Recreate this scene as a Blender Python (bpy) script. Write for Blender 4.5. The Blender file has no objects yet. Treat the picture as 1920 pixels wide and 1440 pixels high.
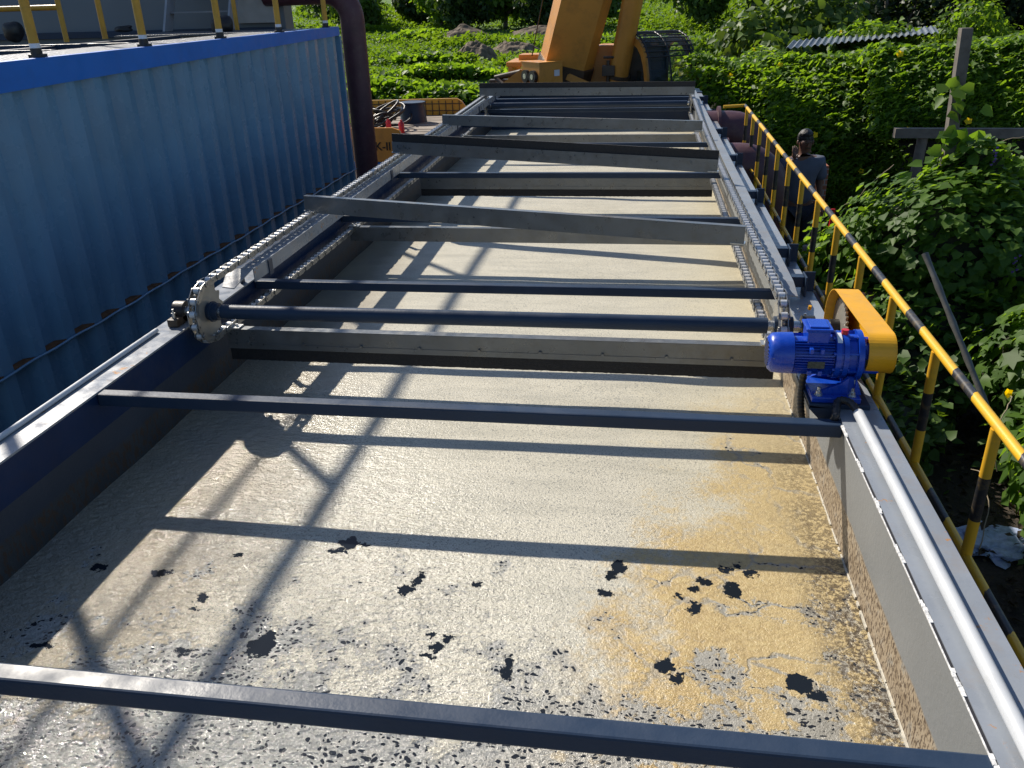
import bpy, bmesh, math, random
import numpy as np
from mathutils import Vector, Matrix
random.seed(7); RNG = np.random.default_rng(11)
SC = bpy.context.scene
COL = SC.collection
R = math.radians

# ------------------------------------------------------------------ camera (at the origin; ground is 3.15 m below)
cam_d = bpy.data.cameras.new('camera'); cam = bpy.data.objects.new('camera', cam_d); COL.objects.link(cam)
cam_d.sensor_width = 36; cam_d.lens = 29.25; cam_d.clip_start = 0.05; cam_d.clip_end = 2000
cam.matrix_world = Matrix(((0.98899753, -0.03630614, 0.14340762, 0),
                           (0.1453501, 0.41881511, -0.89636335, 0),
                           (-0.02751779, 0.90734545, 0.41948421, 0), (0, 0, 0, 1)))
SC.camera = cam
# ------------------------------------------------------------------ sky, sun, exposure
W = bpy.data.worlds.new("World"); SC.world = W; W.use_nodes = True
wn = W.node_tree; sky = wn.nodes.new('ShaderNodeTexSky'); sky.sky_type = 'NISHITA'; sky.sun_disc = False; sky.ozone_density = 3.5; sky.dust_density = .6
SUN = Vector((-.87, .85, 1.0)).normalized()
sky.sun_elevation = math.asin(SUN.z); sky.sun_rotation = math.atan2(SUN.x, SUN.y)
wn.links.new(sky.outputs[0], wn.nodes['Background'].inputs[0]); wn.nodes['Background'].inputs[1].default_value = 0.09
sl = bpy.data.lights.new('sun', 'SUN'); sl.energy = 5.0; sl.angle = R(.7); sl.color = (1, .92, .80)
so = bpy.data.objects.new('sun', sl); COL.objects.link(so); so.rotation_euler = SUN.to_track_quat('Z', 'Y').to_euler()
SC.view_settings.view_transform = 'Standard'; SC.view_settings.look = 'None'; SC.view_settings.exposure = 0.36

# ------------------------------------------------------------------ materials
def nt_new(name):
    m = bpy.data.materials.new(name); m.use_nodes = True
    return m, m.node_tree, m.node_tree.nodes['Principled BSDF']
def add(nt, t, **kw):
    n = nt.nodes.new(t)
    for k, v in kw.items():
        if k.startswith('i_'): n.inputs[k[2:].replace('_', ' ')].default_value = v
        else: setattr(n, k, v)
    return n
def noise(nt, vec, scale, detail=4, rough=.55, dist=0):
    n = add(nt, 'ShaderNodeTexNoise'); n.inputs['Scale'].default_value = scale
    n.inputs['Detail'].default_value = detail; n.inputs['Roughness'].default_value = rough; n.inputs['Distortion'].default_value = dist
    if vec: nt.links.new(vec, n.inputs['Vector'])
    return n.outputs['Fac']
def ramp(nt, fac, stops):
    n = add(nt, 'ShaderNodeValToRGB'); e = n.color_ramp.elements
    while len(e) < len(stops): e.new(.5)
    for el, (p, c) in zip(e, stops):
        el.position = p; el.color = (*c, 1) if isinstance(c, tuple) else (c, c, c, 1)
    nt.links.new(fac, n.inputs[0]); return n.outputs[0]
def mix(nt, fac, a, b, mode='MIX'):
    n = add(nt, 'ShaderNodeMix', data_type='RGBA', blend_type=mode)
    for s, v in ((n.inputs[0], fac), (n.inputs[6], a), (n.inputs[7], b)):
        if isinstance(v, (int, float)): s.default_value = v
        elif isinstance(v, tuple): s.default_value = (*v, 1)
        else: nt.links.new(v, s)
    return n.outputs[2]
def mth(nt, op, a, b=None, c=None, clamp=False):
    n = add(nt, 'ShaderNodeMath', operation=op, use_clamp=clamp)
    for i, v in enumerate((a, b, c)):
        if v is None: continue
        if isinstance(v, (int, float)): n.inputs[i].default_value = v
        else: nt.links.new(v, n.inputs[i])
    return n.outputs[0]
def bump(nt, h, strength, dist=.01, prev=None):
    n = add(nt, 'ShaderNodeBump'); n.inputs['Strength'].default_value = strength; n.inputs['Distance'].default_value = dist
    nt.links.new(h, n.inputs['Height'])
    if prev: nt.links.new(prev, n.inputs['Normal'])
    return n.outputs[0]
def coords(nt): return add(nt, 'ShaderNodeNewGeometry').outputs['Position']
def stretch(nt, vec, s):
    n = add(nt, 'ShaderNodeVectorMath', operation='MULTIPLY'); nt.links.new(vec, n.inputs[0]); n.inputs[1].default_value = s
    return n.outputs[0]

def paint(name, col, rough=.4, metal=0, var=.12, scale=6, dirt=None, dirt_amt=.5, bmp=.1, spec=.5, rust=None, fine=90):
    m, nt, p = nt_new(name); P = coords(nt)
    n1 = noise(nt, P, scale, 5); lo = tuple(c * (1 - var) for c in col); hi = tuple(min(1, c * (1 + var)) for c in col)
    c = ramp(nt, n1, [(.3, lo), (.7, hi)])
    if dirt:
        n2 = noise(nt, P, scale * 2.3, 8, .7)
        c = mix(nt, ramp(nt, n2, [(.50, 0.0), (.75, dirt_amt)]), c, dirt)
    if rust:
        n3 = noise(nt, P, rust[1], 6, .7); c = mix(nt, ramp(nt, n3, [(rust[2], 0.0), (rust[2] + .04, 1.0)]), c, rust[0])
    nt.links.new(c, p.inputs['Base Color']); p.inputs['Metallic'].default_value = metal
    p.inputs['Specular IOR Level'].default_value = spec
    r = ramp(nt, noise(nt, P, scale * 4, 5), [(.3, max(.05, rough - .1)), (.7, rough + .12)])
    nt.links.new(r, p.inputs['Roughness'])
    if bmp: nt.links.new(bump(nt, noise(nt, P, fine, 3), bmp, .003), p.inputs['Normal'])
    return m
M = {}
M['steel'] = paint('grey_tank_paint', (.022, .040, .075), .42, var=.14, dirt=(.035, .045, .06), dirt_amt=.25, scale=3, bmp=.18, spec=.28)
M['rail_steel'] = paint('light_grey_rail_paint', (.21, .23, .255), .42, var=.12, dirt=(.26, .17, .09), dirt_amt=.35, scale=4, rust=((.42, .17, .04), 7, .735))
M['flange'] = paint('worn_sheen_flange_paint', (.24, .265, .30), .30, var=.12, dirt=(.27, .20, .13), dirt_amt=.4, scale=4, rust=((.40, .19, .05), 18, .625))  # base lightened to stand in for sky sheen; dirt and rust are real
M['stainless'] = paint('stainless_sheet', (.20, .21, .215), .34, metal=.6, var=.14, scale=5, dirt=(.16, .15, .13), dirt_amt=.7, bmp=.12, fine=40)
M['bright_metal'] = paint('zinc_plated_metal', (.62, .62, .60), .3, metal=.85, var=.15, scale=30, bmp=.05)
M['chain'] = paint('nickel_chain_steel', (.34, .34, .33), .36, metal=.85, var=.2, scale=20, dirt=(.12, .10, .08), dirt_amt=.5, bmp=.05)
M['roller'] = paint('chain_roller_steel', (.66, .66, .65), .38, metal=.45, var=.1, scale=20, bmp=.03)
M['brush'] = paint('black_bristles', (.014, .014, .016), .6, var=.4, scale=80, bmp=1.0, fine=260)
M['rubber'] = paint('black_rubber', (.015, .015, .017), .45, var=.3, bmp=.2)
M['blue'] = paint('glossy_blue_motor_paint', (.006, .055, .42), .27, var=.12, scale=10, bmp=.08, spec=.6)
M['blue_beam'] = paint('blue_beam_paint', (.003, .16, .62), .42, var=.06, scale=2, dirt=(.01, .08, .3), dirt_amt=.3)
M['cont'] = paint('container_blue_grey_paint', (.14, .285, .43), .26, var=.14, scale=1.2, dirt=(.19, .30, .38), dirt_amt=.35, bmp=.08, fine=8)
M['rust'] = paint('rust_brown', (.16, .065, .02), .8, var=.35, scale=20)
M['yellow'] = paint('yellow_guard_paint', (.72, .36, .012), .4, var=.08, scale=8, dirt=(.35, .2, .05), dirt_amt=.3)
M['post_yellow'] = paint('yellow_post_paint', (.55, .30, .03), .45, var=.12, scale=8, dirt=(.2, .13, .05), dirt_amt=.4)
M['crane'] = paint('crane_orange_paint', (.62, .27, .045), .38, var=.1, scale=1.6, dirt=(.22, .10, .03), dirt_amt=.5)
M['crane_dark'] = paint('greasy_crane_steel', (.06, .04, .025), .5, var=.4, scale=5)
M['white'] = paint('white_plastic_pipe', (.50, .52, .54), .38, var=.05, dirt=(.4, .38, .34), dirt_amt=.3, bmp=.03)
M['maroon'] = paint('maroon_pipe_paint', (.075, .028, .038), .5, var=.2, scale=5, dirt=(.14, .09, .08), dirt_amt=.5)
M['wood'] = paint('weathered_grey_timber', (.15, .13, .11), .8, var=.3, scale=6, dirt=(.05, .04, .03), dirt_amt=.7, bmp=.5)
M['bamboo'] = paint('grey_bamboo', (.12, .12, .11), .6, var=.3, scale=12)
M['stem'] = paint('dark_core_and_stems', (.018, .020, .010), .9, var=.5, scale=6, bmp=1, fine=12)  # real stems, and the dark cores added behind the leaves
M['greywall'] = paint('grey_tank_wall', (.13, .16, .19), .45, var=.08, scale=1)
M['dark'] = paint('dark_gap', (.015, .015, .02), .7)
M['red'] = paint('red_plastic', (.55, .02, .03), .3)
M['plate'] = paint('engraved_name_plate', (.05, .06, .05), .35, metal=.3, var=.6, scale=120)
M['sticker'] = paint('white_sticker', (.7, .72, .75), .4)
M['sprocket'] = paint('machined_sprocket_plate', (.31, .295, .26), .42, metal=.4, var=.12, scale=12, dirt=(.3, .25, .18), dirt_amt=.5)
M['black_ink'] = paint('black_lettering', (.01, .01, .01), .5)
M['pinkpipe'] = paint('faded_red_pipe', (.28, .11, .11), .5, var=.2)
M['cloth_pale'] = paint('pale_blue_cloth', (.35, .42, .6), .8, var=.3, scale=30)  # the cloth's own pale blue
M['straw'] = paint('dry_straw', (.15, .11, .07), .9, var=.5, scale=3, dirt=(.045, .035, .025), dirt_amt=.9, bmp=1.5, fine=9)
M['soil'] = paint('dry_brown_soil', (.13, .10, .07), .95, var=.3, scale=2, bmp=1, fine=20)
M['tin'] = paint('grey_roof_sheet', (.13, .15, .17), .4, metal=.2, var=.3, scale=3, dirt=(.12, .10, .08))
M['whiteline'] = paint('white_weld', (.7, .7, .69), .6, var=.4, scale=60, bmp=1)

def glass_mat():
    m, nt, p = nt_new('cab_glass'); p.inputs['Base Color'].default_value = (.03, .06, .07, 1); p.inputs['Roughness'].default_value = .04
    p.inputs['Transmission Weight'].default_value = 0; p.inputs['Alpha'].default_value = .35
    return m
M['glass'] = glass_mat()

def stripe_mat():                                    # rail painted in yellow and black bands along its run
    m, nt, p = nt_new('yellow_black_rail_paint'); P = coords(nt)
    sx = add(nt, 'ShaderNodeSeparateXYZ'); nt.links.new(P, sx.inputs[0])
    n = noise(nt, P, 60, 2)
    t = mth(nt, 'ADD', mth(nt, 'ADD', sx.outputs[1], mth(nt, 'MULTIPLY', sx.outputs[0], -.9)), mth(nt, 'MULTIPLY', n, .022))
    t = mth(nt, 'FRACT', mth(nt, 'DIVIDE', mth(nt, 'ADD', t, -2.60 + 1.087 * .9 + 5.7 - .003), .57))
    f = mth(nt, 'LESS_THAN', t, .33)
    dirt = ramp(nt, noise(nt, P, 25, 6, .7), [(.5, 0.0), (.8, .5)])
    c = mix(nt, f, (.74, .42, .02), (.022, .024, .03)); c = mix(nt, dirt, c, (.30, .22, .10))
    nt.links.new(c, p.inputs['Base Color']); p.inputs['Roughness'].default_value = .4
    nt.links.new(bump(nt, noise(nt, P, 80, 3), .2, .002), p.inputs['Normal'])
    return m
M['stripe'] = stripe_mat()
def stripe_post():
    m, nt, p = nt_new('yellow_black_post_paint'); P = coords(nt)
    sx = add(nt, 'ShaderNodeSeparateXYZ'); nt.links.new(P, sx.inputs[0])
    z = mth(nt, 'ADD', sx.outputs[2], mth(nt, 'MULTIPLY', sx.outputs[1], -.0134))
    t = mth(nt, 'MULTIPLY', mth(nt, 'ADD', z, 1.232), -1.0)          # metres below the rail
    t = mth(nt, 'ADD', t, mth(nt, 'MULTIPLY', noise(nt, P, 3, 1), .03))
    b1 = mth(nt, 'MULTIPLY', mth(nt, 'GREATER_THAN', t, .19), mth(nt, 'LESS_THAN', t, .345))
    b2 = mth(nt, 'GREATER_THAN', t, .69)
    f = mth(nt, 'MAXIMUM', b1, b2)
    dirt = ramp(nt, noise(nt, P, 25, 6, .7), [(.5, 0.0), (.8, .5)])
    c = mix(nt, f, (.68, .37, .02), (.015, .016, .02)); c = mix(nt, dirt, c, (.30, .20, .06))
    nt.links.new(c, p.inputs['Base Color']); p.inputs['Roughness'].default_value = .42
    return m
M['stripe_post'] = stripe_post()

def leaf_mat(name, c_lo, c_hi, trans=.35, rough=.5):
    m, nt, p = nt_new(name)
    at = add(nt, 'ShaderNodeAttribute', attribute_name='rnd')
    c = ramp(nt, at.outputs['Fac'], [(0, c_lo), (.55, tuple((a + b) / 2 for a, b in zip(c_lo, c_hi))), (.93, c_hi), (1, (c_hi[0] * 1.5, c_hi[1] * 1.25, c_hi[2]))])
    nt.links.new(c, p.inputs['Base Color']); p.inputs['Roughness'].default_value = rough; p.inputs['Specular IOR Level'].default_value = .28
    tr = add(nt, 'ShaderNodeBsdfTranslucent')
    c2 = mix(nt, 1.0, c, (2.3, 2.0, .55), 'MULTIPLY'); nt.links.new(c2, tr.inputs[0])
    mx = add(nt, 'ShaderNodeMixShader'); mx.inputs[0].default_value = trans
    nt.links.new(p.outputs[0], mx.inputs[1]); nt.links.new(tr.outputs[0], mx.inputs[2])
    nt.links.new(mx.outputs[0], nt.nodes['Material Output'].inputs[0])
    return m
M['leaf_vine'] = leaf_mat('vine_leaves', (.065, .14, .02), (.20, .34, .04), .55)
M['leaf_bean'] = leaf_mat('bean_leaves', (.06, .13, .025), (.19, .32, .05), .55)
M['leaf_dark'] = leaf_mat('dark_tree_leaves', (.022, .05, .016), (.065, .12, .03), .3)
M['leaf_deep'] = leaf_mat('darkest_tree_leaves', (.014, .032, .012), (.04, .072, .02), .25)  # darkest leaf greens, for the thicket trees
M['leaf_mid'] = leaf_mat('shrub_leaves', (.045, .095, .02), (.12, .20, .04), .38)
M['leaf_field'] = leaf_mat('crop_leaves', (.055, .12, .015), (.17, .285, .035), .42, .6)
M['petal'] = leaf_mat('yellow_petals', (.85, .62, .01), (.9, .72, .03), .4)
M['petal_p'] = leaf_mat('purple_petals', (.16, .08, .35), (.25, .14, .5), .2)
M['debris'] = leaf_mat('leaf_litter', (.03, .022, .014), (.12, .09, .06), .1, .8)

# ------------------------------------------------------------------ mesh helpers
class MB:
    def __init__(s): s.v = []; s.f = []; s.sm = []
    def addm(s, vs, fs, smooth=False):
        o = len(s.v); s.v += [tuple(v) for v in vs]; s.f += [tuple(i + o for i in f) for f in fs]; s.sm += [smooth] * len(fs); return s
    def box(s, x0, x1, y0, y1, z0, z1, c=0.0):
        "box with chamfered edges when c > 0"
        if c <= 0:
            vs = [(x, y, z) for z in (z0, z1) for y in (y0, y1) for x in (x0, x1)]
            return s.addm(vs, [(0, 2, 3, 1), (4, 5, 7, 6), (0, 1, 5, 4), (2, 6, 7, 3), (0, 4, 6, 2), (1, 3, 7, 5)])
        bm = bmesh.new(); vs = [bm.verts.new((x, y, z)) for z in (z0, z1) for y in (y0, y1) for x in (x0, x1)]
        for f in [(0, 2, 3, 1), (4, 5, 7, 6), (0, 1, 5, 4), (2, 6, 7, 3), (0, 4, 6, 2), (1, 3, 7, 5)]: bm.faces.new([vs[i] for i in f])
        bmesh.ops.bevel(bm, geom=list(bm.edges), offset=c, segments=2, affect='EDGES', profile=.5)
        return s.bmesh(bm)
    def bmesh(s, bm, smooth=False):
        bm.verts.index_update(); s.addm([v.co[:] for v in bm.verts], [[v.index for v in f.verts] for f in bm.faces], smooth); bm.free(); return s
    def obox(s, c, ax, ay, az, hx, hy, hz):
        "oriented box"
        c, ax, ay, az = map(Vector, (c, ax, ay, az)); vs = []
        for k in (-1, 1):
            for j in (-1, 1):
                for i in (-1, 1): vs.append(c + ax * hx * i + ay * hy * j + az * hz * k)
        return s.addm(vs, [(0, 2, 3, 1), (4, 5, 7, 6), (0, 1, 5, 4), (2, 6, 7, 3), (0, 4, 6, 2), (1, 3, 7, 5)])
    def tube(s, pts, r, n=12, caps=True, smooth=True):
        pts = [Vector(p) for p in pts]; rs = r if isinstance(r, (list, tuple)) else [r] * len(pts)
        o = len(s.v); up = None; rings = []
        for i, p in enumerate(pts):
            d = (pts[min(i + 1, len(pts) - 1)] - pts[max(i - 1, 0)]).normalized()
            if up is None:
                up = Vector((0, 0, 1)) if abs(d.z) < .9 else Vector((1, 0, 0))
            a = d.cross(up).normalized(); b = a.cross(d).normalized(); up = b
            rings.append([p + (a * math.cos(2 * math.pi * k / n) + b * math.sin(2 * math.pi * k / n)) * rs[i] for k in range(n)])
        vs = [v for ring in rings for v in ring]; fs = []
        for i in range(len(pts) - 1):
            for k in range(n):
                fs.append((i * n + k, i * n + (k + 1) % n, (i + 1) * n + (k + 1) % n, (i + 1) * n + k))
        s.addm(vs, fs, smooth)
        if caps:
            s.addm(rings[0], [tuple(range(n))[::-1]]); s.addm(rings[-1], [tuple(range(n))])
        return s
    def prism(s, poly, a0, a1, axis='x', smooth=False):
        "2-D outline (list of pairs) pulled along an axis"
        n = len(poly)
        def P(a, q): return {'x': (a, q[0], q[1]), 'y': (q[0], a, q[1]), 'z': (q[0], q[1], a)}[axis]
        vs = [P(a0, q) for q in poly] + [P(a1, q) for q in poly]
        o = len(s.v)
        s.addm(vs, [(i, (i + 1) % n, n + (i + 1) % n, n + i) for i in range(n)], smooth)
        s.f += [tuple(o + i for i in range(n))[::-1], tuple(o + n + i for i in range(n))]; s.sm += [False, False]
        return s
    def build(s, name, mat, parent=None):
        me = bpy.data.meshes.new(name); me.from_pydata(s.v, [], s.f)
        me.polygons.foreach_set('use_smooth', s.sm); me.materials.append(mat); me.update()
        bm = bmesh.new(); bm.from_mesh(me); bmesh.ops.recalc_face_normals(bm, faces=bm.faces); bm.to_mesh(me); bm.free()
        o = bpy.data.objects.new(name, me); COL.objects.link(o)
        if parent: o.parent = parent; o.location = -Vector(parent.location) if parent.type == 'EMPTY' and parent.get('abs') else (0, 0, 0)
        return o
def thing(name, label, cat, loc=(0, 0, 0), group=None, rot=0, absolute=True):
    o = bpy.data.objects.new(name, None); COL.objects.link(o); o.location = loc; o.rotation_euler = (0, 0, rot)
    o['label'] = label; o['category'] = cat; o.empty_display_size = .1
    if absolute and rot == 0: o['abs'] = 1
    if group: o['group'] = group
    return o
def tag(o, label=None, cat=None, group=None, kind=None):
    for k, v in (('label', label), ('category', cat), ('group', group), ('kind', kind)):
        if v: o[k] = v
    return o
def stadium(L, r, n=6):
    p = []
    for k in range(n + 1): a = -math.pi / 2 + math.pi * k / n; p.append((L / 2 + r * math.cos(a), r * math.sin(a)))
    for k in range(n + 1): a = math.pi / 2 + math.pi * k / n; p.append((-L / 2 + r * math.cos(a), r * math.sin(a)))
    return p
def text_mesh(s, size, mat, name, parent, mw, extrude=.002):
    cu = bpy.data.curves.new(name, 'FONT'); cu.body = s; cu.size = size; cu.extrude = extrude; cu.offset = size * .012
    t = bpy.data.objects.new('t', cu); COL.objects.link(t)
    dg = bpy.context.evaluated_depsgraph_get(); me = bpy.data.meshes.new_from_object(t.evaluated_get(dg))
    bpy.data.objects.remove(t); o = bpy.data.objects.new(name, me); COL.objects.link(o)
    me.materials.clear(); me.materials.append(mat)
    me.transform(mw); o.parent = parent
    if parent.get('abs'): o.location = -Vector(parent.location)
    return o

# ------------------------------------------------------------------ value noise for shapes
_perm = RNG.random((64, 64, 64))
def vnoise(p):
    p = np.asarray(p, float); i = np.floor(p).astype(int); f = p - i; f = f * f * (3 - 2 * f); out = 0
    for dx in (0, 1):
        for dy in (0, 1):
            for dz in (0, 1):
                w = (f[..., 0] if dx else 1 - f[..., 0]) * (f[..., 1] if dy else 1 - f[..., 1]) * (f[..., 2] if dz else 1 - f[..., 2])
                out = out + w * _perm[(i[..., 0] + dx) % 64, (i[..., 1] + dy) % 64, (i[..., 2] + dz) % 64]
    return out
def fbm(p, o=3):
    p = np.asarray(p, float); t = 0; a = .5
    for k in range(o): t = t + a * vnoise(p * 2 ** k + 17 * k); a *= .5
    return t
GZ = -3.15
def ground_z(x, y):
    x = np.asarray(x, float); y = np.asarray(y, float)
    rise = np.clip(y - 24, 0, None) * .052
    b = (fbm(np.stack([x * .35, y * .35, x * 0], -1)) - .45) * .35 * np.clip((y - 19) / 6, 0, 1)
    far = np.clip(y - 85, 0, None) * .06
    return GZ + rise + b + far

# ------------------------------------------------------------------ leaves
def leaves(name, P, N, size, mat, parent=None, shape='heart', droop=.35, seed=0):
    "one mesh of many separate leaf faces; P points, N facing directions"
    rg = np.random.default_rng(seed + 5); n = len(P); N = N / (np.linalg.norm(N, axis=1, keepdims=True) + 1e-9)
    rv = rg.normal(size=(n, 3)); T = np.cross(N, rv); T /= np.linalg.norm(T, axis=1, keepdims=True) + 1e-9
    T[:, 2] -= droop; T -= N * (T * N).sum(1, keepdims=True); T /= np.linalg.norm(T, axis=1, keepdims=True) + 1e-9
    B = np.cross(N, T); S = np.broadcast_to(size, (n,))[:, None]
    if shape == 'heart':
        tpl = np.array([(0, 0, 0), (-.42, .0, .07), (-.47, .42, .1), (0, 1.0, -.08), (.47, .42, .1), (.42, 0, .07)]); faces = [(0, 3, 2, 1), (0, 5, 4, 3)]
    elif shape == 'lobed':
        tpl = np.array([(0, .1, 0), (-.5, -.08, .05), (-.38, .3, .12), (-.62, .62, .0), (-.2, .66, .1), (0, 1.05, -.1), (.2, .66, .1), (.62, .62, 0), (.38, .3, .12), (.5, -.08, .05)])
        faces = [(0, 2, 1), (0, 4, 3, 2), (0, 6, 5, 4), (0, 8, 7, 6), (0, 9, 8)]
    else:
        tpl = np.array([(0, 0, 0), (-.3, .45, .08), (0, 1, -.05), (.3, .45, .08)]); faces = [(0, 2, 1), (0, 3, 2)]
    k = len(tpl)
    V = P[:, None, :] + S[:, None] * (tpl[None, :, 0:1] * B[:, None] + tpl[None, :, 1:2] * T[:, None] + tpl[None, :, 2:3] * N[:, None] * rg.uniform(.3, 2.2, (n, 1, 1)))
    V = V.reshape(-1, 3)
    li = []; ls = []; lt = []; base = np.arange(n) * k; tot = 0
    fl = np.concatenate([np.array(f) for f in faces]); cnt = np.array([len(f) for f in faces])
    li = (base[:, None] + fl[None]).ravel(); lt = np.tile(cnt, n); ls = np.concatenate([[0], np.cumsum(lt)[:-1]])
    me = bpy.data.meshes.new(name); me.vertices.add(len(V)); me.vertices.foreach_set('co', V.ravel())
    me.loops.add(len(li)); me.loops.foreach_set('vertex_index', li.astype(np.int32))
    me.polygons.add(len(lt)); me.polygons.foreach_set('loop_start', ls.astype(np.int32)); me.polygons.foreach_set('loop_total', lt.astype(np.int32))
    me.polygons.foreach_set('use_smooth', np.ones(len(lt), bool))
    a = me.attributes.new('rnd', 'FLOAT', 'POINT'); cl_ = np.clip((fbm(P * 1.3 + 40, 2) - .37) * 3.2, 0, 1); a.data.foreach_set('value', np.repeat(np.clip(.55 * rg.random(n) + .45 * cl_, 0, 1), k).astype(np.float32))
    me.materials.append(mat); me.update(); me.validate()
    o = bpy.data.objects.new(name, me); COL.objects.link(o)
    if parent:
        o.parent = parent
        if parent.get('abs'): o.location = -Vector(parent.location)
    return o

# ================================================================== SETTING
def build_ground():
    xs = np.concatenate([np.linspace(-90, -12, 50), np.linspace(-11, 16, 110), np.linspace(17, 90, 50)])
    ys = np.concatenate([np.linspace(-12, 14, 60), np.linspace(14.3, 60, 180), np.linspace(61, 400, 60)])
    X, Y = np.meshgrid(xs, ys); Z = ground_z(X, Y); nx = len(xs)
    vs = np.stack([X, Y, Z], -1).reshape(-1, 3).tolist(); fs = []
    for j in range(len(ys) - 1):
        for i in range(nx - 1): a = j * nx + i; fs.append((a, a + 1, a + nx + 1, a + nx))
    m, nt, p = nt_new('field_ground'); P = coords(nt); sx = add(nt, 'ShaderNodeSeparateXYZ'); nt.links.new(P, sx.inputs[0])
    g = ramp(nt, noise(nt, P, 1.6, 8, .7), [(.3, (.035, .075, .012)), (.5, (.07, .15, .02)), (.7, (.13, .25, .03))])
    s = ramp(nt, noise(nt, P, 3.5, 8, .7), [(.3, (.02, .016, .012)), (.6, (.06, .045, .032)), (.8, (.13, .10, .075))])
    f = ramp(nt, mth(nt, 'ADD', mth(nt, 'DIVIDE', sx.outputs[1], 40), mth(nt, 'MULTIPLY', noise(nt, P, .6, 4), .15)), [(.50, 0.0), (.56, 1.0)])
    nt.links.new(mix(nt, f, s, g), p.inputs['Base Color']); p.inputs['Roughness'].default_value = .9
    nt.links.new(bump(nt, noise(nt, P, 9, 6, .7), 1, .08), p.inputs['Normal'])
    b = MB(); b.addm(vs, fs, True); o = b.build('ground', m); o['kind'] = 'structure'
build_ground()

WZ = -1.677                                                          # scum surface
def xl(y): return -2.0 - max(0., y - 4.) * .016                        # left wall line
XR = .695
def foam_mat():
    m, nt, p = nt_new('scum_foam'); P = coords(nt); sx = add(nt, 'ShaderNodeSeparateXYZ'); nt.links.new(P, sx.inputs[0]); X, Y = sx.outputs[0], sx.outputs[1]
    nb = noise(nt, P, 1.3, 5, .6); nm = noise(nt, P, 6, 5, .6); nf = noise(nt, P, 55, 4, .6); nff = noise(nt, P, 210, 3, .6)
    nfs = noise(nt, stretch(nt, P, (1.2, 6, 1)), 2.2, 5, .6)
    clear = ramp(nt, nfs, [(.3, (.455, .43, .345)), (.6, (.57, .535, .43)), (.8, (.48, .46, .39))])
    clear = mix(nt, ramp(nt, nff, [(.53, 0.0), (.70, .85)]), clear, (.17, .175, .165))
    clear = mix(nt, ramp(nt, noise(nt, P, 130, 3, .65), [(.565, 0.0), (.65, .85)]), clear, (.12, .125, .12))
    # ochre froth in the near right
    d = mth(nt, 'ADD', mth(nt, 'MULTIPLY', X, 1.25), mth(nt, 'MULTIPLY', Y, -.42))
    d = mth(nt, 'ADD', d, mth(nt, 'MULTIPLY', mth(nt, 'SUBTRACT', nb, .5), 1.9)); d = mth(nt, 'ADD', d, mth(nt, 'MULTIPLY', mth(nt, 'SUBTRACT', nm, .5), 1.3))
    och = ramp(nt, mth(nt, 'ADD', mth(nt, 'ADD', d, 1.46), mth(nt, 'MULTIPLY', mth(nt, 'SUBTRACT', nf, .5), .9)), [(.36, 0.0), (.78, 1.0)])
    ylim = ramp(nt, mth(nt, 'DIVIDE', Y, 10), [(.28, 1.0), (.39, 0.0)]); och = mth(nt, 'MULTIPLY', och, ylim)
    ochc = ramp(nt, nf, [(.3, (.30, .185, .045)), (.5, (.45, .30, .095)), (.7, (.54, .40, .16))])
    c = mix(nt, mth(nt, 'MULTIPLY', och, .88), clear, ochc)
    # pale yellow tint by the right wall further off
    yr = ramp(nt, mth(nt, 'ADD', X, mth(nt, 'MULTIPLY', nm, .5)), [(.2, 0.0), (.95, .45)])
    c = mix(nt, yr, c, (.50, .44, .27))
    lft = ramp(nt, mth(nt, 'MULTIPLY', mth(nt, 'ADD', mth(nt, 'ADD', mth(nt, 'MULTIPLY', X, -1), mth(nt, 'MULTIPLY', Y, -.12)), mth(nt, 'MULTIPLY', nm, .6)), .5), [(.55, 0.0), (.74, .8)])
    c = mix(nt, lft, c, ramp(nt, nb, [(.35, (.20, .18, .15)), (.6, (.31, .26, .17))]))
    # grey slurry showing through in the foreground
    e = mth(nt, 'ADD', mth(nt, 'MULTIPLY', Y, -.62), mth(nt, 'MULTIPLY', X, .10)); e = mth(nt, 'ADD', e, 1.70)
    e = mth(nt, 'ADD', e, mth(nt, 'MULTIPLY', mth(nt, 'SUBTRACT', nb, .5), 1.1)); e = mth(nt, 'ADD', e, mth(nt, 'MULTIPLY', mth(nt, 'SUBTRACT', nm, .5), 1.7))
    e = mth(nt, 'ADD', e, mth(nt, 'MULTIPLY', mth(nt, 'SUBTRACT', nf, .5), .8))
    e = mth(nt, 'SUBTRACT', e, mth(nt, 'MULTIPLY', och, .17))
    slur = ramp(nt, e, [(.50, 0.0), (.62, 1.0)])
    # grey veins between the ochre rafts
    vo = add(nt, 'ShaderNodeTexVoronoi', feature='DISTANCE_TO_EDGE'); vo.inputs['Scale'].default_value = 3.2
    off = add(nt, 'ShaderNodeVectorMath', operation='ADD'); nt.links.new(P, off.inputs[0])
    nv = add(nt, 'ShaderNodeTexNoise'); nv.inputs['Scale'].default_value = 5; nv.inputs['Detail'].default_value = 5; nt.links.new(P, nv.inputs['Vector'])
    sc = add(nt, 'ShaderNodeVectorMath', operation='SCALE'); nt.links.new(nv.outputs['Color'], sc.inputs[0]); sc.inputs['Scale'].default_value = .45
    nt.links.new(sc.outputs[0], off.inputs[1]); nt.links.new(off.outputs[0], vo.inputs['Vector'])
    vein = mth(nt, 'MULTIPLY', ramp(nt, mth(nt, 'ADD', vo.outputs['Distance'], mth(nt, 'MULTIPLY', nf, .06)), [(.045, 1.0), (.075, 0.0)]), och)
    vein = mth(nt, 'MULTIPLY', vein, ramp(nt, nb, [(.42, 0.0), (.55, 1.0)]))
    slm = mth(nt, 'MAXIMUM', slur, vein)
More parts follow.
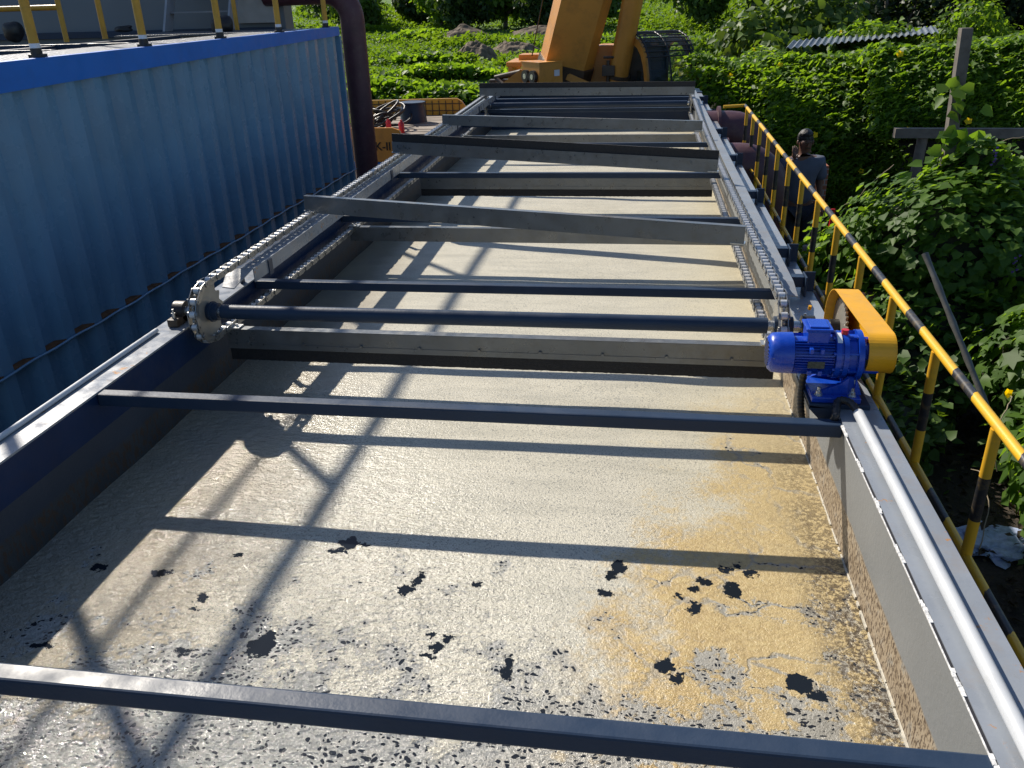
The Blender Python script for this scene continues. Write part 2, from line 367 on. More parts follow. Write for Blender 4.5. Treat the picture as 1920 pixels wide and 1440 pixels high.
    slc = ramp(nt, nf, [(.3, (.20, .21, .20)), (.7, (.33, .33, .31))])
    c = mix(nt, mth(nt, 'MULTIPLY', slm, .85), c, slc)
    # pits
    vp = add(nt, 'ShaderNodeTexVoronoi'); vp.inputs['Scale'].default_value = 72; vp.inputs['Randomness'].default_value = 1
    o2 = add(nt, 'ShaderNodeVectorMath', operation='ADD'); nt.links.new(stretch(nt, P, (.8, 1.15, 1)), o2.inputs[0])
    s2 = add(nt, 'ShaderNodeVectorMath', operation='SCALE'); nt.links.new(nv.outputs['Color'], s2.inputs[0]); s2.inputs['Scale'].default_value = .16; nt.links.new(s2.outputs[0], o2.inputs[1])
    nt.links.new(o2.outputs[0], vp.inputs['Vector'])
    sepc = add(nt, 'ShaderNodeSeparateColor'); nt.links.new(vp.outputs['Color'], sepc.inputs[0])
    thr = mth(nt, 'MULTIPLY', mth(nt, 'SUBTRACT', sepc.outputs[0], .12), .64)
    dist = mth(nt, 'ADD', vp.outputs['Distance'], mth(nt, 'MULTIPLY', mth(nt, 'SUBTRACT', nff, .5), .22))
    pit = mth(nt, 'LESS_THAN', dist, mth(nt, 'MULTIPLY', thr, ramp(nt, mth(nt, 'ADD', slm, mth(nt, 'MULTIPLY', mth(nt, 'SUBTRACT', nm, .55), 1.0)), [(.35, 0.0), (.95, 1.0)])))
    # brown flotsam against the right wall
    wl = mth(nt, 'ADD', X, mth(nt, 'MULTIPLY', mth(nt, 'SUBTRACT', nm, .5), .28)); wl = ramp(nt, wl, [(.50, 0.0), (.64, 1.0)])
    yl2 = ramp(nt, mth(nt, 'DIVIDE', Y, 10), [(.20, 1.0), (.36, .15)])
    fl = mth(nt, 'MULTIPLY', mth(nt, 'MULTIPLY', wl, yl2), ramp(nt, noise(nt, P, 75, 6, .75), [(.47, 1.0), (.56, 0.0)]))
    c = mix(nt, mth(nt, 'MULTIPLY', fl, .92), c, (.045, .028, .014))
    # holes of open dark water: centre x, y, half width, half length
    HO = HOLES; od = add(nt, 'ShaderNodeVectorMath', operation='ADD'); nt.links.new(P, od.inputs[0])
    n3 = add(nt, 'ShaderNodeTexNoise'); n3.inputs['Scale'].default_value = 34; n3.inputs['Detail'].default_value = 5; n3.inputs['Roughness'].default_value = .7; nt.links.new(P, n3.inputs['Vector'])
    sb = add(nt, 'ShaderNodeVectorMath', operation='SUBTRACT'); nt.links.new(n3.outputs['Color'], sb.inputs[0]); sb.inputs[1].default_value = (.5, .5, .5)
    s3 = add(nt, 'ShaderNodeVectorMath', operation='SCALE'); nt.links.new(sb.outputs[0], s3.inputs[0]); s3.inputs['Scale'].default_value = .095; nt.links.new(s3.outputs[0], od.inputs[1])
    cur = None
    for (hx, hy, a, b) in HO:
        v = add(nt, 'ShaderNodeVectorMath', operation='SUBTRACT'); nt.links.new(od.outputs[0], v.inputs[0]); v.inputs[1].default_value = (hx, hy, WZ)
        w = add(nt, 'ShaderNodeVectorMath', operation='MULTIPLY'); nt.links.new(v.outputs[0], w.inputs[0]); w.inputs[1].default_value = (1 / a, 1 / b, 0)
        l = add(nt, 'ShaderNodeVectorMath', operation='LENGTH'); nt.links.new(w.outputs[0], l.inputs[0])
        cur = l.outputs['Value'] if cur is None else mth(nt, 'MINIMUM', cur, l.outputs['Value'])
    hole = mth(nt, 'LESS_THAN', cur, 1.0)
    rim = ramp(nt, cur, [(.2, 1.0), (.42, 0.0)])
    c = mix(nt, pit, c, (.018, .021, .026)); dark = mth(nt, 'MAXIMUM', hole, mth(nt, 'MULTIPLY', pit, .8))
    c = mix(nt, hole, c, (.012, .016, .022))
    nt.links.new(c, p.inputs['Base Color'])
    L = ramp(nt, mth(nt, 'ADD', mth(nt, 'ADD', mth(nt, 'MULTIPLY', X, -.35), mth(nt, 'MULTIPLY', Y, -.22)), .58), [(.12, 0.0), (.50, 1.0)])
    wet = mth(nt, 'MULTIPLY', ramp(nt, nm, [(.3, .27), (.7, .40)]), mth(nt, 'SUBTRACT', 1.0, mth(nt, 'MULTIPLY', L, .60)))
    far = ramp(nt, mth(nt, 'DIVIDE', Y, 10), [(.25, 0.0), (.5, .16)])
    rg = mth(nt, 'ADD', wet, far)
    rg = mth(nt, 'MULTIPLY', rg, mth(nt, 'SUBTRACT', 1.0, mth(nt, 'MULTIPLY', dark, .93)))
    nt.links.new(rg, p.inputs['Roughness']); nt.links.new(mth(nt, 'MULTIPLY', mth(nt, 'ADD', .55, mth(nt, 'MULTIPLY', L, .45)), mth(nt, 'SUBTRACT', 1.0, mth(nt, 'MULTIPLY', dark, .85))), p.inputs['Specular IOR Level'])
    # lumps, coarser and wavier towards the near left
    
    lum = noise(nt, stretch(nt, P, (1, 1.0, 1)), 95, 3, .65)
    wav = noise(nt, stretch(nt, P, (.8, 1.5, 1)), 33, 3, .5, .15)
    h = mth(nt, 'ADD', mth(nt, 'MULTIPLY', lum, mth(nt, 'ADD', .30, mth(nt, 'MULTIPLY', L, .40))), mth(nt, 'MULTIPLY', wav, mth(nt, 'MULTIPLY', L, 1.7))); h = mth(nt, 'ADD', h, mth(nt, 'MULTIPLY', nff, .22))
    h = mth(nt, 'ADD', h, mth(nt, 'MULTIPLY', och, mth(nt, 'MULTIPLY', nf, .22)))
    h = mth(nt, 'SUBTRACT', h, mth(nt, 'MULTIPLY', slm, .18)); h = mth(nt, 'SUBTRACT', h, mth(nt, 'MULTIPLY', pit, .12))
    h = mth(nt, 'MULTIPLY', mth(nt, 'ADD', h, .55), mth(nt, 'SUBTRACT', 1.0, dark)); 
    amp = mth(nt, 'ADD', .35, mth(nt, 'MULTIPLY', ramp(nt, mth(nt, 'DIVIDE', Y, 10), [(.2, 1.0), (.45, 0.0)]), .65))
    nt.links.new(bump(nt, mth(nt, 'MULTIPLY', h, amp), 1.0, .010), p.inputs['Normal'])
    return m
HOLES = [(-.941, 2.253, .033, .035), (-.969, 2.204, .031, .015), (-.888, 2.255, .017, .013), (-.682, 2.027, .026, .021), (-.661, 2.072, .014, .025), (-.65, 2.112, .013, .02), (-.47, 2.088, .018, .014), (-.027, 2.214, .025, .038), (-.051, 2.17, .018, .02), (-.062, 2.086, .021, .016), (.249, 2.171, .019, .022), (.215, 2.136, .013, .014), (.207, 2.047, .02, .028), (.166, 2.094, .014, .013), (.33, 2.141, .024, .046), (.319, 2.241, .025, .015), (.392, 2.232, .026, .02), (.356, 2.27, .014, .012), (-1.034, 1.731, .039, .042), (-1.028, 1.776, .026, .014), (-.556, 1.837, .016, .016), (-.533, 1.793, .021, .02), (-.548, 1.753, .019, .011), (-.504, 1.832, .013, .016), (-.317, 1.757, .013, .026), (-.312, 1.712, .014, .029), (.114, 1.793, .029, .028), (.151, 1.747, .022, .019), (.468, 1.765, .038, .033), (.512, 1.729, .024, .018), (-1.729, 2.023, .03, .017), (-1.31, 1.918, .02, .02), (-1.308, 1.867, .016, .011), (-1.501, 2.017, .03, .019), (-1.254, 1.687, .024, .017), (-1.682, 1.662, .033, .015), (-1.293, 2.141, .015, .015), (-1.054, 1.569, .013, .011)]
def build_scum():
    b = MB(); vs = []; fs = []
    xs = np.linspace(-2.2, .72, 60); ys = np.linspace(.2, 13.2, 220)
    for y in ys:
        for x in xs:
            h = .010 * (vnoise((x * 2.5, y * 2.5, 1)) - .5)
            vs.append((x, y, WZ + h))
    n = len(xs)
    for j in range(len(ys) - 1):
        for i in range(n - 1): a = j * n + i; fs.append((a, a + 1, a + n + 1, a + n))
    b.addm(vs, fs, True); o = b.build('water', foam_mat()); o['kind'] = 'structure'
build_scum()

# ================================================================== TANK
def wall_mat(side):
    m, nt, p = nt_new('splashed_wall_paint_' + side); P = coords(nt); sx = add(nt, 'ShaderNodeSeparateXYZ'); nt.links.new(P, sx.inputs[0])
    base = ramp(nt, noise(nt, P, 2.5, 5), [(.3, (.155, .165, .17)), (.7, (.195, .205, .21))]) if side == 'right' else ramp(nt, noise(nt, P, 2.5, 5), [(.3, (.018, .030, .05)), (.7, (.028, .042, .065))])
    z = mth(nt, 'ADD', sx.outputs[2], mth(nt, 'MULTIPLY', noise(nt, P, 2, 6, .6), .05))
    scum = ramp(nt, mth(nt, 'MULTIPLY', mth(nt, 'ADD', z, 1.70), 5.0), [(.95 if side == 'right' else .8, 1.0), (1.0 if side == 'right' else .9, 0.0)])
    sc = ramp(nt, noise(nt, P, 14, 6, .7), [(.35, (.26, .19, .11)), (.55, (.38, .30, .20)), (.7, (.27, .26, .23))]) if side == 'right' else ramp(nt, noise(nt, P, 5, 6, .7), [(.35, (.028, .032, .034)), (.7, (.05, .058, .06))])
    c = mix(nt, mth(nt, 'MULTIPLY', scum, .85), base, sc)
    sp = ramp(nt, noise(nt, stretch(nt, P, (1, 1.6, .7)), 75 if side == 'right' else 30, 4, .65), [(.51, 0.0), (.55, 1.0)])
    c = mix(nt, mth(nt, 'MULTIPLY', mth(nt, 'MULTIPLY', sp, scum), .9), c, (.055, .032, .018))
    nt.links.new(c, p.inputs['Base Color']); p.inputs['Roughness'].default_value = .55
    nt.links.new(bump(nt, noise(nt, P, 60, 5, .7), .4, .004), p.inputs['Normal'])
    return m
tank = thing('flotation_tank', 'long open dark grey steel treatment tank full of beige scum with cross beams', 'tank', (-.6, 1.2, GZ))
Y0, Y1 = .35, 13.6
def slab_left(name, dx0, dx1, z0, z1, mat):
    ys = [Y0, 4.0, Y1]; b = MB(); vs = []; fs = []
    for y in ys: vs += [(xl(y) + dx0, y, z0), (xl(y) + dx1, y, z0), (xl(y) + dx1, y, z1), (xl(y) + dx0, y, z1)]
    for i in range(2):
        for k in range(4): fs.append((4 * i + k, 4 * i + (k + 1) % 4, 4 * i + 4 + (k + 1) % 4, 4 * i + 4 + k))
    fs += [(3, 2, 1, 0), (8, 9, 10, 11)]; b.addm(vs, fs); return b.build(name, mat, tank)
slab_left('wall', -.02, 0, GZ, -1.452, wall_mat('left'))
slab_left('top_channel', -.022, .004, -1.45, -1.310, paint('navy_channel_paint', (.006, .024, .075), .4, spec=.2))
slab_left('flange', -.135, .006, -1.308, -1.300, M['flange'])
b = MB(); b.box(XR, XR + .012, Y0, Y1, GZ, -1.310); b.build('wall', wall_mat('right'), tank)
b = MB(); b.box(XR - .004, XR + .135, Y0, Y1, -1.308, -1.300); b.build('flange', M['flange'], tank)
# slot and stitch welds along the near right lip
b = MB(); b.box(XR - .0135, XR - .0112, Y0, 2.55, -1.305, -1.3015); b.build('lip_strip', M['whiteline'], tank)
b = MB(); b.box(XR - .011, XR - .0045, Y0, 2.55, -1.3075, -1.3025); b.build('lip_strip', M['dark'], tank)
b = MB(); y = .5
while y < 2.5:
    for k in range(6):
        yy = y + k * .013; b.obox((XR - .010 + random.uniform(-.002, .002), yy, -1.3015), (1, 0, 0), (0, 1, 0), (0, 0, 1), random.uniform(.003, .0045), .0068, .0015)
    y += .22
tag(b.build('weld_bead', M['whiteline'], tank), kind='stuff')
b = MB(); vs = []; y = 1.0
b2 = MB()
while y < 3.6:
    w = random.uniform(.002, .005); l_ = random.uniform(.015, .06); b2.box(XR - .002 - w, XR - .001, y, y + l_, WZ - .01, WZ + random.uniform(.005, .009)); y += l_ + random.choice((0, 0, .004, .02))
sl_ = b2.build('scum_line', paint('dried_foam_line', (.55, .52, .44), .7, scale=40, bmp=1), tank); sl_['kind'] = 'stuff'
# end wall, end channel and inclined beach
b = MB(); b.box(-2.2, .78, 12.95, 13.0, GZ, -1.30, .004); b.box(-2.2, .84, 12.90, 13.05, -1.299, -1.285, .003); b.build('end_wall', M['steel'], tank)
b = MB(); b.box(xl(12) + .01, .69, 12.1, 12.13, -1.70, -1.36); b.box(xl(12) + .01, .69, 12.06, 12.13, -1.359, -1.33, .004); b.build('end_baffle', M['steel'], tank)
b = MB(); b.box(-2.12, .70, 12.5, 12.56, -1.36, -1.305, .005); b.build('cross_beam', M['steel'], tank)
BY = [1.235, 2.61, 4.01, 5.46, 6.98, 8.51, 10.03, 11.35]
for y in BY:
    b = MB(); b.box(xl(y) + .006, XR - .002 if y < 3 else XR + .0, y - .05, y, -1.354, -1.309 if y > 3 else -1.305, .006)
    b.build('cross_beam', M['steel'], tank)
# guide rail along the right side with its stand-off brackets
b = MB(); b.box(.644, .708, 3.78, 12.3, -1.206, -1.20); b.box(.644, .650, 3.78, 12.3, -1.306, -1.2065); b.box(.702, .708, 3.78, 12.3, -1.24, -1.2065)
b.addm([(.644, 3.78, -1.2), (.708, 3.78, -1.2), (.708, 3.64, -1.225), (.65, 3.66, -1.225), (.644, 3.78, -1.204), (.708, 3.78, -1.204), (.708, 3.64, -1.229), (.65, 3.66, -1.229)],
       [(0, 1, 2, 3), (7, 6, 5, 4), (0, 3, 7, 4), (1, 5, 6, 2), (2, 6, 7, 3)])
b.build('guide_rail', M['rail_steel'], tank)
for y in (3.9, 4.39, 5.79, 7.2, 8.7, 10.17, 11.6):
    b = MB(); b.box(.709, .775, y - .02, y + .035, -1.262, -1.212, .002); b.box(.776, .784, y - .05, y + .05, -1.50, -1.205, .002); b.box(.785, .835, y + .042, y + .05, -1.50, -1.205, .002)
    b.build('rail_bracket', M['steel'], tank)
# guide channel under the upper left chain, carried on stand-off brackets
ys = [3.72, 4.0, 12.2]
def left_strip(a0, a1, z0, z1, name, mat):
    b = MB(); vs = []; fs = []
    for y in ys: vs += [(xl(y) + a0, y, z0), (xl(y) + a1, y, z0), (xl(y) + a1, y, z1), (xl(y) + a0, y, z1)]
    for i in range(2):
        for k in range(4): fs.append((4 * i + k, 4 * i + (k + 1) % 4, 4 * i + 4 + (k + 1) % 4, 4 * i + 4 + k))
    fs += [(3, 2, 1, 0), (8, 9, 10, 11)]; b.addm(vs, fs); return b
b = left_strip(.0, .130, -1.171, -1.165, '', None); c2_ = left_strip(.1305, .136, -1.235, -1.165, '', None); b.addm(c2_.v, c2_.f)
x = xl(3.7); b.addm([(x + .0, 3.718, -1.166), (x + .13, 3.718, -1.166), (x + .09, 3.58, -1.222), (x + .02, 3.60, -1.222), (x + .0, 3.718, -1.171), (x + .13, 3.718, -1.171), (x + .09, 3.58, -1.227), (x + .02, 3.60, -1.227)],
       [(0, 1, 2, 3), (7, 6, 5, 4), (0, 3, 7, 4), (1, 5, 6, 2), (2, 6, 7, 3)])
gr_ = b.build('guide_rail', M['flange'], tank)
for y in (3.9, 5.35, 6.3, 7.6, 9.0, 10.4, 11.7):
    b = MB(); x = xl(y); b.box(x - .03, x - .022, y - .02, y + .02, -1.2995, -1.1715, .001); b.box(x - .0215, x + .10, y - .012, y - .004, -1.2, -1.1715, .001); b.box(x + .1375, x + .143, y - .02, y + .025, -1.25, -1.17, .001)
    b.build('rail_bracket', M['steel'], tank)
for y in (4.2, 5.0, 6.1): b = MB(); b.box(xl(y) - .06, xl(y) - .042, y, y + .012, -1.2998, -1.298); b.build('slot_hole', M['dark'], tank)

# conduit pipes lying on the two flanges
b = MB(); b.tube([(.745, 2.60, -1.278), (.745, .2, -1.278)], .0175, 20)
o = b.build('conduit_pipe', M['white']); tag(o, 'thick white plastic pipe on the right tank rim in front of the motor', 'pipe', 'white conduit pipes on the tank rims')
b = MB(); b.tube([(-2.098, 3.18, -1.289), (-2.098, .3, -1.289)], .0105, 14)
o = b.build('conduit_pipe', M['white']); tag(o, 'thin white pipe on the left rim of the tank in front of the sprocket', 'pipe', 'white conduit pipes on the tank rims')

# ================================================================== CHAINS
PITCH = .0575
SY, SZ, SR = 3.335, -1.252, .129                                     # drive shaft centre, sprocket pitch radius
FY = 11.25
def chain_path(side):
    xn, xf = (-1.925, -2.03) if side == 'left' else (.585, .60)
    pts = []
    def X(y): return xn + (xf - xn) * (y - SY) / (FY - SY)
    n = 60
    for i in range(n + 1):
        y = SY + (FY - SY) * i / n; s = 4 * (i / n) * (1 - i / n)
        pts.append((X(y), y, SZ + SR - s * (.062 if side == 'right' else .012)))
    for i in range(1, 16): a = math.pi / 2 - math.pi * i / 16; pts.append((xf, FY + SR * math.cos(a), SZ + SR * math.sin(a)))
    for i in range(n + 1):
        y = FY + (SY - FY) * i / n; s = 4 * (i / n) * (1 - i / n); pts.append((X(y), y, SZ - SR - s * (.035 if side == 'left' else .02)))
    for i in range(1, 16): a = -math.pi / 2 - math.pi * i / 16; pts.append((xn, SY + SR * math.cos(a), SZ + SR * math.sin(a)))
    return [Vector(p) for p in pts]
def link_mesh():
    out = stadium(PITCH, .0145); me = []
    bp = MB()
    for x in (-.0225, .0185): bp.prism([(a, c) for a, c in out], x, x + .0035, 'x')
    inn = stadium(PITCH * .9, .0135)
    for s in (-1, 1):
        bp.tube([(-.0245, s * PITCH / 2, 0), (.0245, s * PITCH / 2, 0)], .004, 8)
    bp.tube([(-.012, -PITCH / 2, 0), (.012, -PITCH / 2, 0)], .0165, 12)
    bp.tube([(-.012, PITCH / 2, 0), (.012, PITCH / 2, 0)], .0165, 12)
    m = bpy.data.meshes.new('chain_link'); m.from_pydata(bp.v, [], bp.f); m.polygons.foreach_set('use_smooth', bp.sm)
    m.materials.append(M['chain']); m.materials.append(M['roller'])
    for i, pl in enumerate(m.polygons):
        pass
    # rollers are the last two tubes
    nr = 2 * (12 + 2)
    for pl in list(m.polygons)[-nr:]: pl.material_index = 1
    bm = bmesh.new(); bm.from_mesh(m); bmesh.ops.recalc_face_normals(bm, faces=bm.faces); bm.to_mesh(m); bm.free()
    # inner link: narrower plates
    b2 = MB()
    for x in (-.0175, .014): b2.prism([(a, c) for a, c in inn], x, x + .0032, 'x')
    m2 = bpy.data.meshes.new('chain_link'); m2.from_pydata(b2.v, [], b2.f); m2.materials.append(M['chain'])
    bm = bmesh.new(); bm.from_mesh(m2); bmesh.ops.recalc_face_normals(bm, faces=bm.faces); bm.to_mesh(m2); bm.free()
    return m, m2
LM, LM2 = link_mesh()
def build_chain(side, label):
    root = thing('drive_chain', label, 'chain', (chain_path(side)[0].x, SY, SZ + SR), 'roller chains along the tank sides'); root['abs'] = 1
    P = chain_path(side); P.append(P[0]); seg = [(P[i + 1] - P[i]).length for i in range(len(P) - 1)]; tot = sum(seg)
    N = int(tot / PITCH) // 2 * 2; step = tot / N; marks = []; acc = 0; i = 0
    for k in range(N):
        d = k * step
        while acc + seg[i] < d: acc += seg[i]; i += 1
        marks.append(P[i].lerp(P[i + 1], (d - acc) / seg[i]))
    items = []
    for k in range(N):
        a, c = marks[k], marks[(k + 1) % N]; mid = (a + c) / 2; d = (c - a).normalized(); xx = Vector((1, 0, 0)); zz = xx.cross(d).normalized(); xx = d.cross(zz)
        mw = Matrix((xx, d, zz)).transposed().to_4x4(); mw.translation = mid; items.append((mid.length, mw, LM if k % 2 == 0 else LM2))
    items.sort(key=lambda t: t[0])
    for (l, mw, me) in items[:100]:
        o = bpy.data.objects.new('chain_link', me); COL.objects.link(o); o.parent = root; o.matrix_parent_inverse = root.matrix_world.inverted()
        o.matrix_basis = Matrix.Translation(-Vector(root.location)) @ mw; o.matrix_parent_inverse = Matrix.Identity(4)
    bm = bmesh.new()
    for (l, mw, me) in items[100:]:
        n0 = len(bm.verts); bm.from_mesh(me); bm.verts.ensure_lookup_table()
        bmesh.ops.transform(bm, matrix=mw, verts=bm.verts[n0:])
    me = bpy.data.meshes.new('chain_link'); bm.to_mesh(me); bm.free(); me.materials.append(M['chain']); me.materials.append(M['roller'])
    o = bpy.data.objects.new('chain_link', me); COL.objects.link(o); o.parent = root; o.location = -Vector(root.location); o['kind'] = 'stuff'
build_chain('left', 'silver roller chain running round the sprocket nearest the blue container')
build_chain('right', 'silver roller chain hanging beside the grey guide rail next to the motor')

def sprocket_poly(r, n, depth=.013, tip=.35, m=10):
    p = []
    for k in range(n):
        for j in range(m):
            t = j / m; a = 2 * math.pi * (k + t) / n
            s = .5 + .5 * math.cos(2 * math.pi * t); rr = r - depth * (1 - s) ** .7 + .010 * (s ** 1.3)
            p.append((rr * math.cos(a), rr * math.sin(a)))
    return p
def axle(name, label, y, z, big):
    xn, xf = (-1.925, .585) if big else (-2.03, .60)
    root = thing(name, label, 'shaft', (0, y, z)); r = .033
    b = MB(); b.tube([(xn + .07, y, z), (xf - .045, y, z)], r, 28); b.build('shaft', M['steel'], root)
    b = MB(); b.tube([(xn - .11, y, z), (xn + .10, y, z)], .022, 20); b.build('axle_stub', M['bright_metal'], root)
    b = MB(); b.tube([(xf - .06, y, z), (xf + .26 if big else xf + .12, y, z)], .022, 20); b.build('axle_stub', M['bright_metal'], root)
    for x in (xn, xf):
        b = MB(); b.prism([(y + a, z + c) for a, c in sprocket_poly(SR - .002, 14)], x - .0045, x + .0045, 'x'); s = b.build('sprocket', M['sprocket'], root)
        b = MB(); b.tube([(x - .02, y, z), (x + .055, y, z)], .040, 24); b.tube([(x + .02, y, z), (x + .030, y, z)], .047, 24)
        b.build('hub', M['steel'], s)
    return root
ax = axle('drive_shaft', 'long dark round drive shaft with silver toothed sprockets spanning the tank at the motor', SY, SZ, True)
ax2 = axle('idler_shaft', 'dark round idler shaft between the chains at the far end of the tank', FY, SZ, False)
# bearings
def bearing(x, label, y=SY):
    t = thing('pillow_bearing', label, 'bearing', (x, y, -1.30), 'bearing blocks of the drive shaft')
    b = MB(); b.tube([(x - .025, y, SZ), (x + .025, y, SZ)], .046, 24); b.build('housing', M['rubber'], t)
    b = MB(); b.box(x - .025, x + .025, y - .095, y + .095, -1.2995, -1.262, .006); b.build('base', M['crane_dark'] if x < 0 else M['steel'], t)
    for s in (-1, 1):
        b = MB(); b.tube([(x, y + s * .07, -1.262), (x, y + s * .07, -1.238)], .009, 6); b.tube([(x, y + s * .07, -1.2379), (x, y + s * .07, -1.22)], .005, 8); b.build('bolt', M['bright_metal'], t)
    return t
bearing(-2.055, 'black round bearing block on the left rim behind the sprocket')
t = bearing(.70, 'small dark bearing block on the right rim behind the motor')
b = MB(); b.tube([(.70, SY, -1.176), (.70, SY - .005, -1.16)], .007, 8); b.build('grease_cap', M['yellow'], t)

# ================================================================== FLIGHTS
def flight(label, yl, yr, z, up, brush, bolts=True, xe=(-1.94, .60), zr=None):
    name = 'scraper_flight'; xa, xb = xe
    t = thing(name, label, 'scraper', (xa, yl, z), 'scraper flights on the chains'); A = Vector((xa, yl, z)); B = Vector((xb, yr, z if zr is None else zr)); d = (B - A).normalized(); L = (B - A).length
    n = Vector((-d.y, d.x, 0)).normalized(); up_v = d.cross(n); mid = (A + B) / 2; s = 1 if up else -1
    H = .092
    b = MB(); b.obox(mid + up_v * s * H / 2, d, n, up_v, L / 2, .002, H / 2)
    zt = (H if up else 0)
    if up: b.obox(mid + n * .018 + up_v * (H + .002 if not brush else .002), d, n, up_v, L / 2, .019, .002)
    else: b.obox(mid + n * .022 + up_v * .002, d, n, up_v, L / 2, .023, .002)
    b.build('blade', M['stainless'], t)
    if brush:
        b = MB(); hb = .062; o0 = mid + up_v * s * (H - .028 + hb / 2 + .03) + n * .006
        # bristle strip with a slightly ragged edge
        k = 240; vs = []; fs = []
        for i in range(k + 1):
            c = A + d * (L * i / k) + n * .003; z0 = s * (H - .03); z1 = s * (H + hb + random.uniform(-.0012, .0012))
            for dy in (0, .012): vs += [c + n * dy + up_v * z0, c + n * dy + up_v * z1]
        for i in range(k): q = 4 * i; fs += [(q, q + 4, q + 5, q + 1), (q + 2, q + 3, q + 7, q + 6), (q + 1, q + 5, q + 7, q + 3), (q, q + 2, q + 6, q + 4)]
        fs += [(0, 1, 3, 2), (4 * k, 4 * k + 2, 4 * k + 3, 4 * k + 1)]
        b.addm(vs, fs); b.build('brush', M['brush'], t)
        b = MB(); b.obox(mid + up_v * s * (H - .012) - n * .0035, d, n, up_v, L / 2, .0012, .013); b.build('clamp_strip', M['stainless'], t)
    if bolts:
        for i in range(9 if brush else 0):
            c = A + d * (L * (i + .35) / 9) + up_v * s * (H - .03)
            b = MB(); b.tube([c - n * .0125, c - n * .002], .0075, 6); b.build('bolt', M['stainless'], t)
    for e in (A, B):
        c = e + d * (.03 if e is A else -.03)
        b = MB(); b.obox(c + n * .02 + up_v * .009, d, n, up_v, .035, .028, .0035)
        for q in (-.012, .014): b.tube([c + n * .02 + d * q + up_v * .0127, c + n * .02 + d * q + up_v * .024], .007, 6)
        b.build('end_clip', M['bright_metal'], t)
    return t
flight('nearest low scraper flight with black brush, hanging in front of the round drive shaft', 3.48, 3.46, -1.397, False, True, xe=(-1.93, .61))
flight('plain stainless scraper flight on the lower chain under the slanting blade', 5.43, 5.43, -1.397, False, False, xe=(-1.97, .63))
flight('low hanging scraper flight with dark brush touching the scum behind the second brushed blade', 7.15, 7.15, -1.395, False, True, xe=(-1.90, .60))
flight('plain low scraper flight near the far end just under the upper plain blade', 9.55, 9.55, -1.393, False, False, xe=(-2.03, .61))
flight('plain slanting stainless blade lying across the chains, nearest of the raised flights', 4.62, 4.14, -1.10, True, False, zr=-1.138, xe=(-1.935, .518))
flight('slanting raised flight with black brush standing along its top, middle of the tank', 6.65, 6.04, -1.10, True, True, zr=-1.142, xe=(-1.98, .53))
flight('plain raised stainless flight between the two black topped blades at the far end', 8.27, 8.0, -1.10, True, False, zr=-1.142, xe=(-1.935, .54))
flight('farthest raised flight with black brush along its top in front of the crane', 10.92, 10.73, -1.10, True, True, zr=-1.10, xe=(-2.05, .61))

# ================================================================== MOTOR
mot = thing('gear_motor', 'bright blue electric gear motor bolted on the right rim of the tank', 'motor', (.69, 2.72, -1.30))
MY, MZ = 2.80, -1.150
def cyl(b, x0, x1, r, n=32, y=MY, z=MZ): b.tube([(x0, y, z), (x1, y, z)], r, n)
b = MB(); b.tube([(.462, MY, MZ), (.466, MY, MZ), (.478, MY, MZ), (.50, MY, MZ), (.545, MY, MZ)], [.046, .058, .069, .072, .073], 36); fc = b.build('fan_cover', M['blue'], mot)
b = MB()
for k in range(-4, 5):
    z = MZ + k * .011; h = math.sqrt(max(0, .05 ** 2 - (k * .011) ** 2)); b.box(.4600, .4615, MY - h, MY + h, z - .0025, z + .0025)
b.build('grille_slot', M['dark'], fc)
b = MB(); cyl(b, .5455, .68, .060)
for k in range(44):
    a = 2 * math.pi * k / 44
    if 1.1 < a < 2.0: continue
    ca, sa = math.cos(a), math.sin(a); b.obox((.612, MY + .0655 * ca, MZ + .0655 * sa), (1, 0, 0), (0, ca, sa), (0, -sa, ca), .065, .0065, .0013)
b.build('motor_body', M['blue'], mot)
b = MB()
b.box(.585, .660, MY - .042, MY + .05, MZ + .050, MZ + .098, .006); b.box(.578, .667, MY - .049, MY + .057, MZ + .0985, MZ + .107, .003); b.box(.59, .655, MY - .037, MY + .045, MZ + .1075, MZ + .113, .003); b.build('terminal_box', M['blue'], mot)
b = MB(); cyl(b, .6805, .697, .083); cyl(b, .6975, .705, .078); cyl(b, .7055, .722, .083); cyl(b, .7225, .752, .072, 28); cyl(b, .7525, .770, .088)
for k in range(8):
    a = 2 * math.pi * (k + .5) / 8; b.tube([(.672, MY + .075 * math.cos(a), MZ + .075 * math.sin(a)), (.728, MY + .075 * math.cos(a), MZ + .075 * math.sin(a))], .0065, 6)
    b.obox((.737, MY + .076 * math.cos(a), MZ + .076 * math.sin(a)), (1, 0, 0), (0, math.cos(a), math.sin(a)), (0, -math.sin(a), math.cos(a)), .0145, .008, .003)
b.build('gear_housing', M['blue'], mot)
b = MB(); b.box(.7705, .835, MY - .052, MY + .052, MZ - .052, MZ + .052, .012); gb = b.build('output_box', M['blue'], mot)
b = MB(); cyl(b, .8355, .852, .033, 24); b.build('output_shaft', M['rubber'], mot)
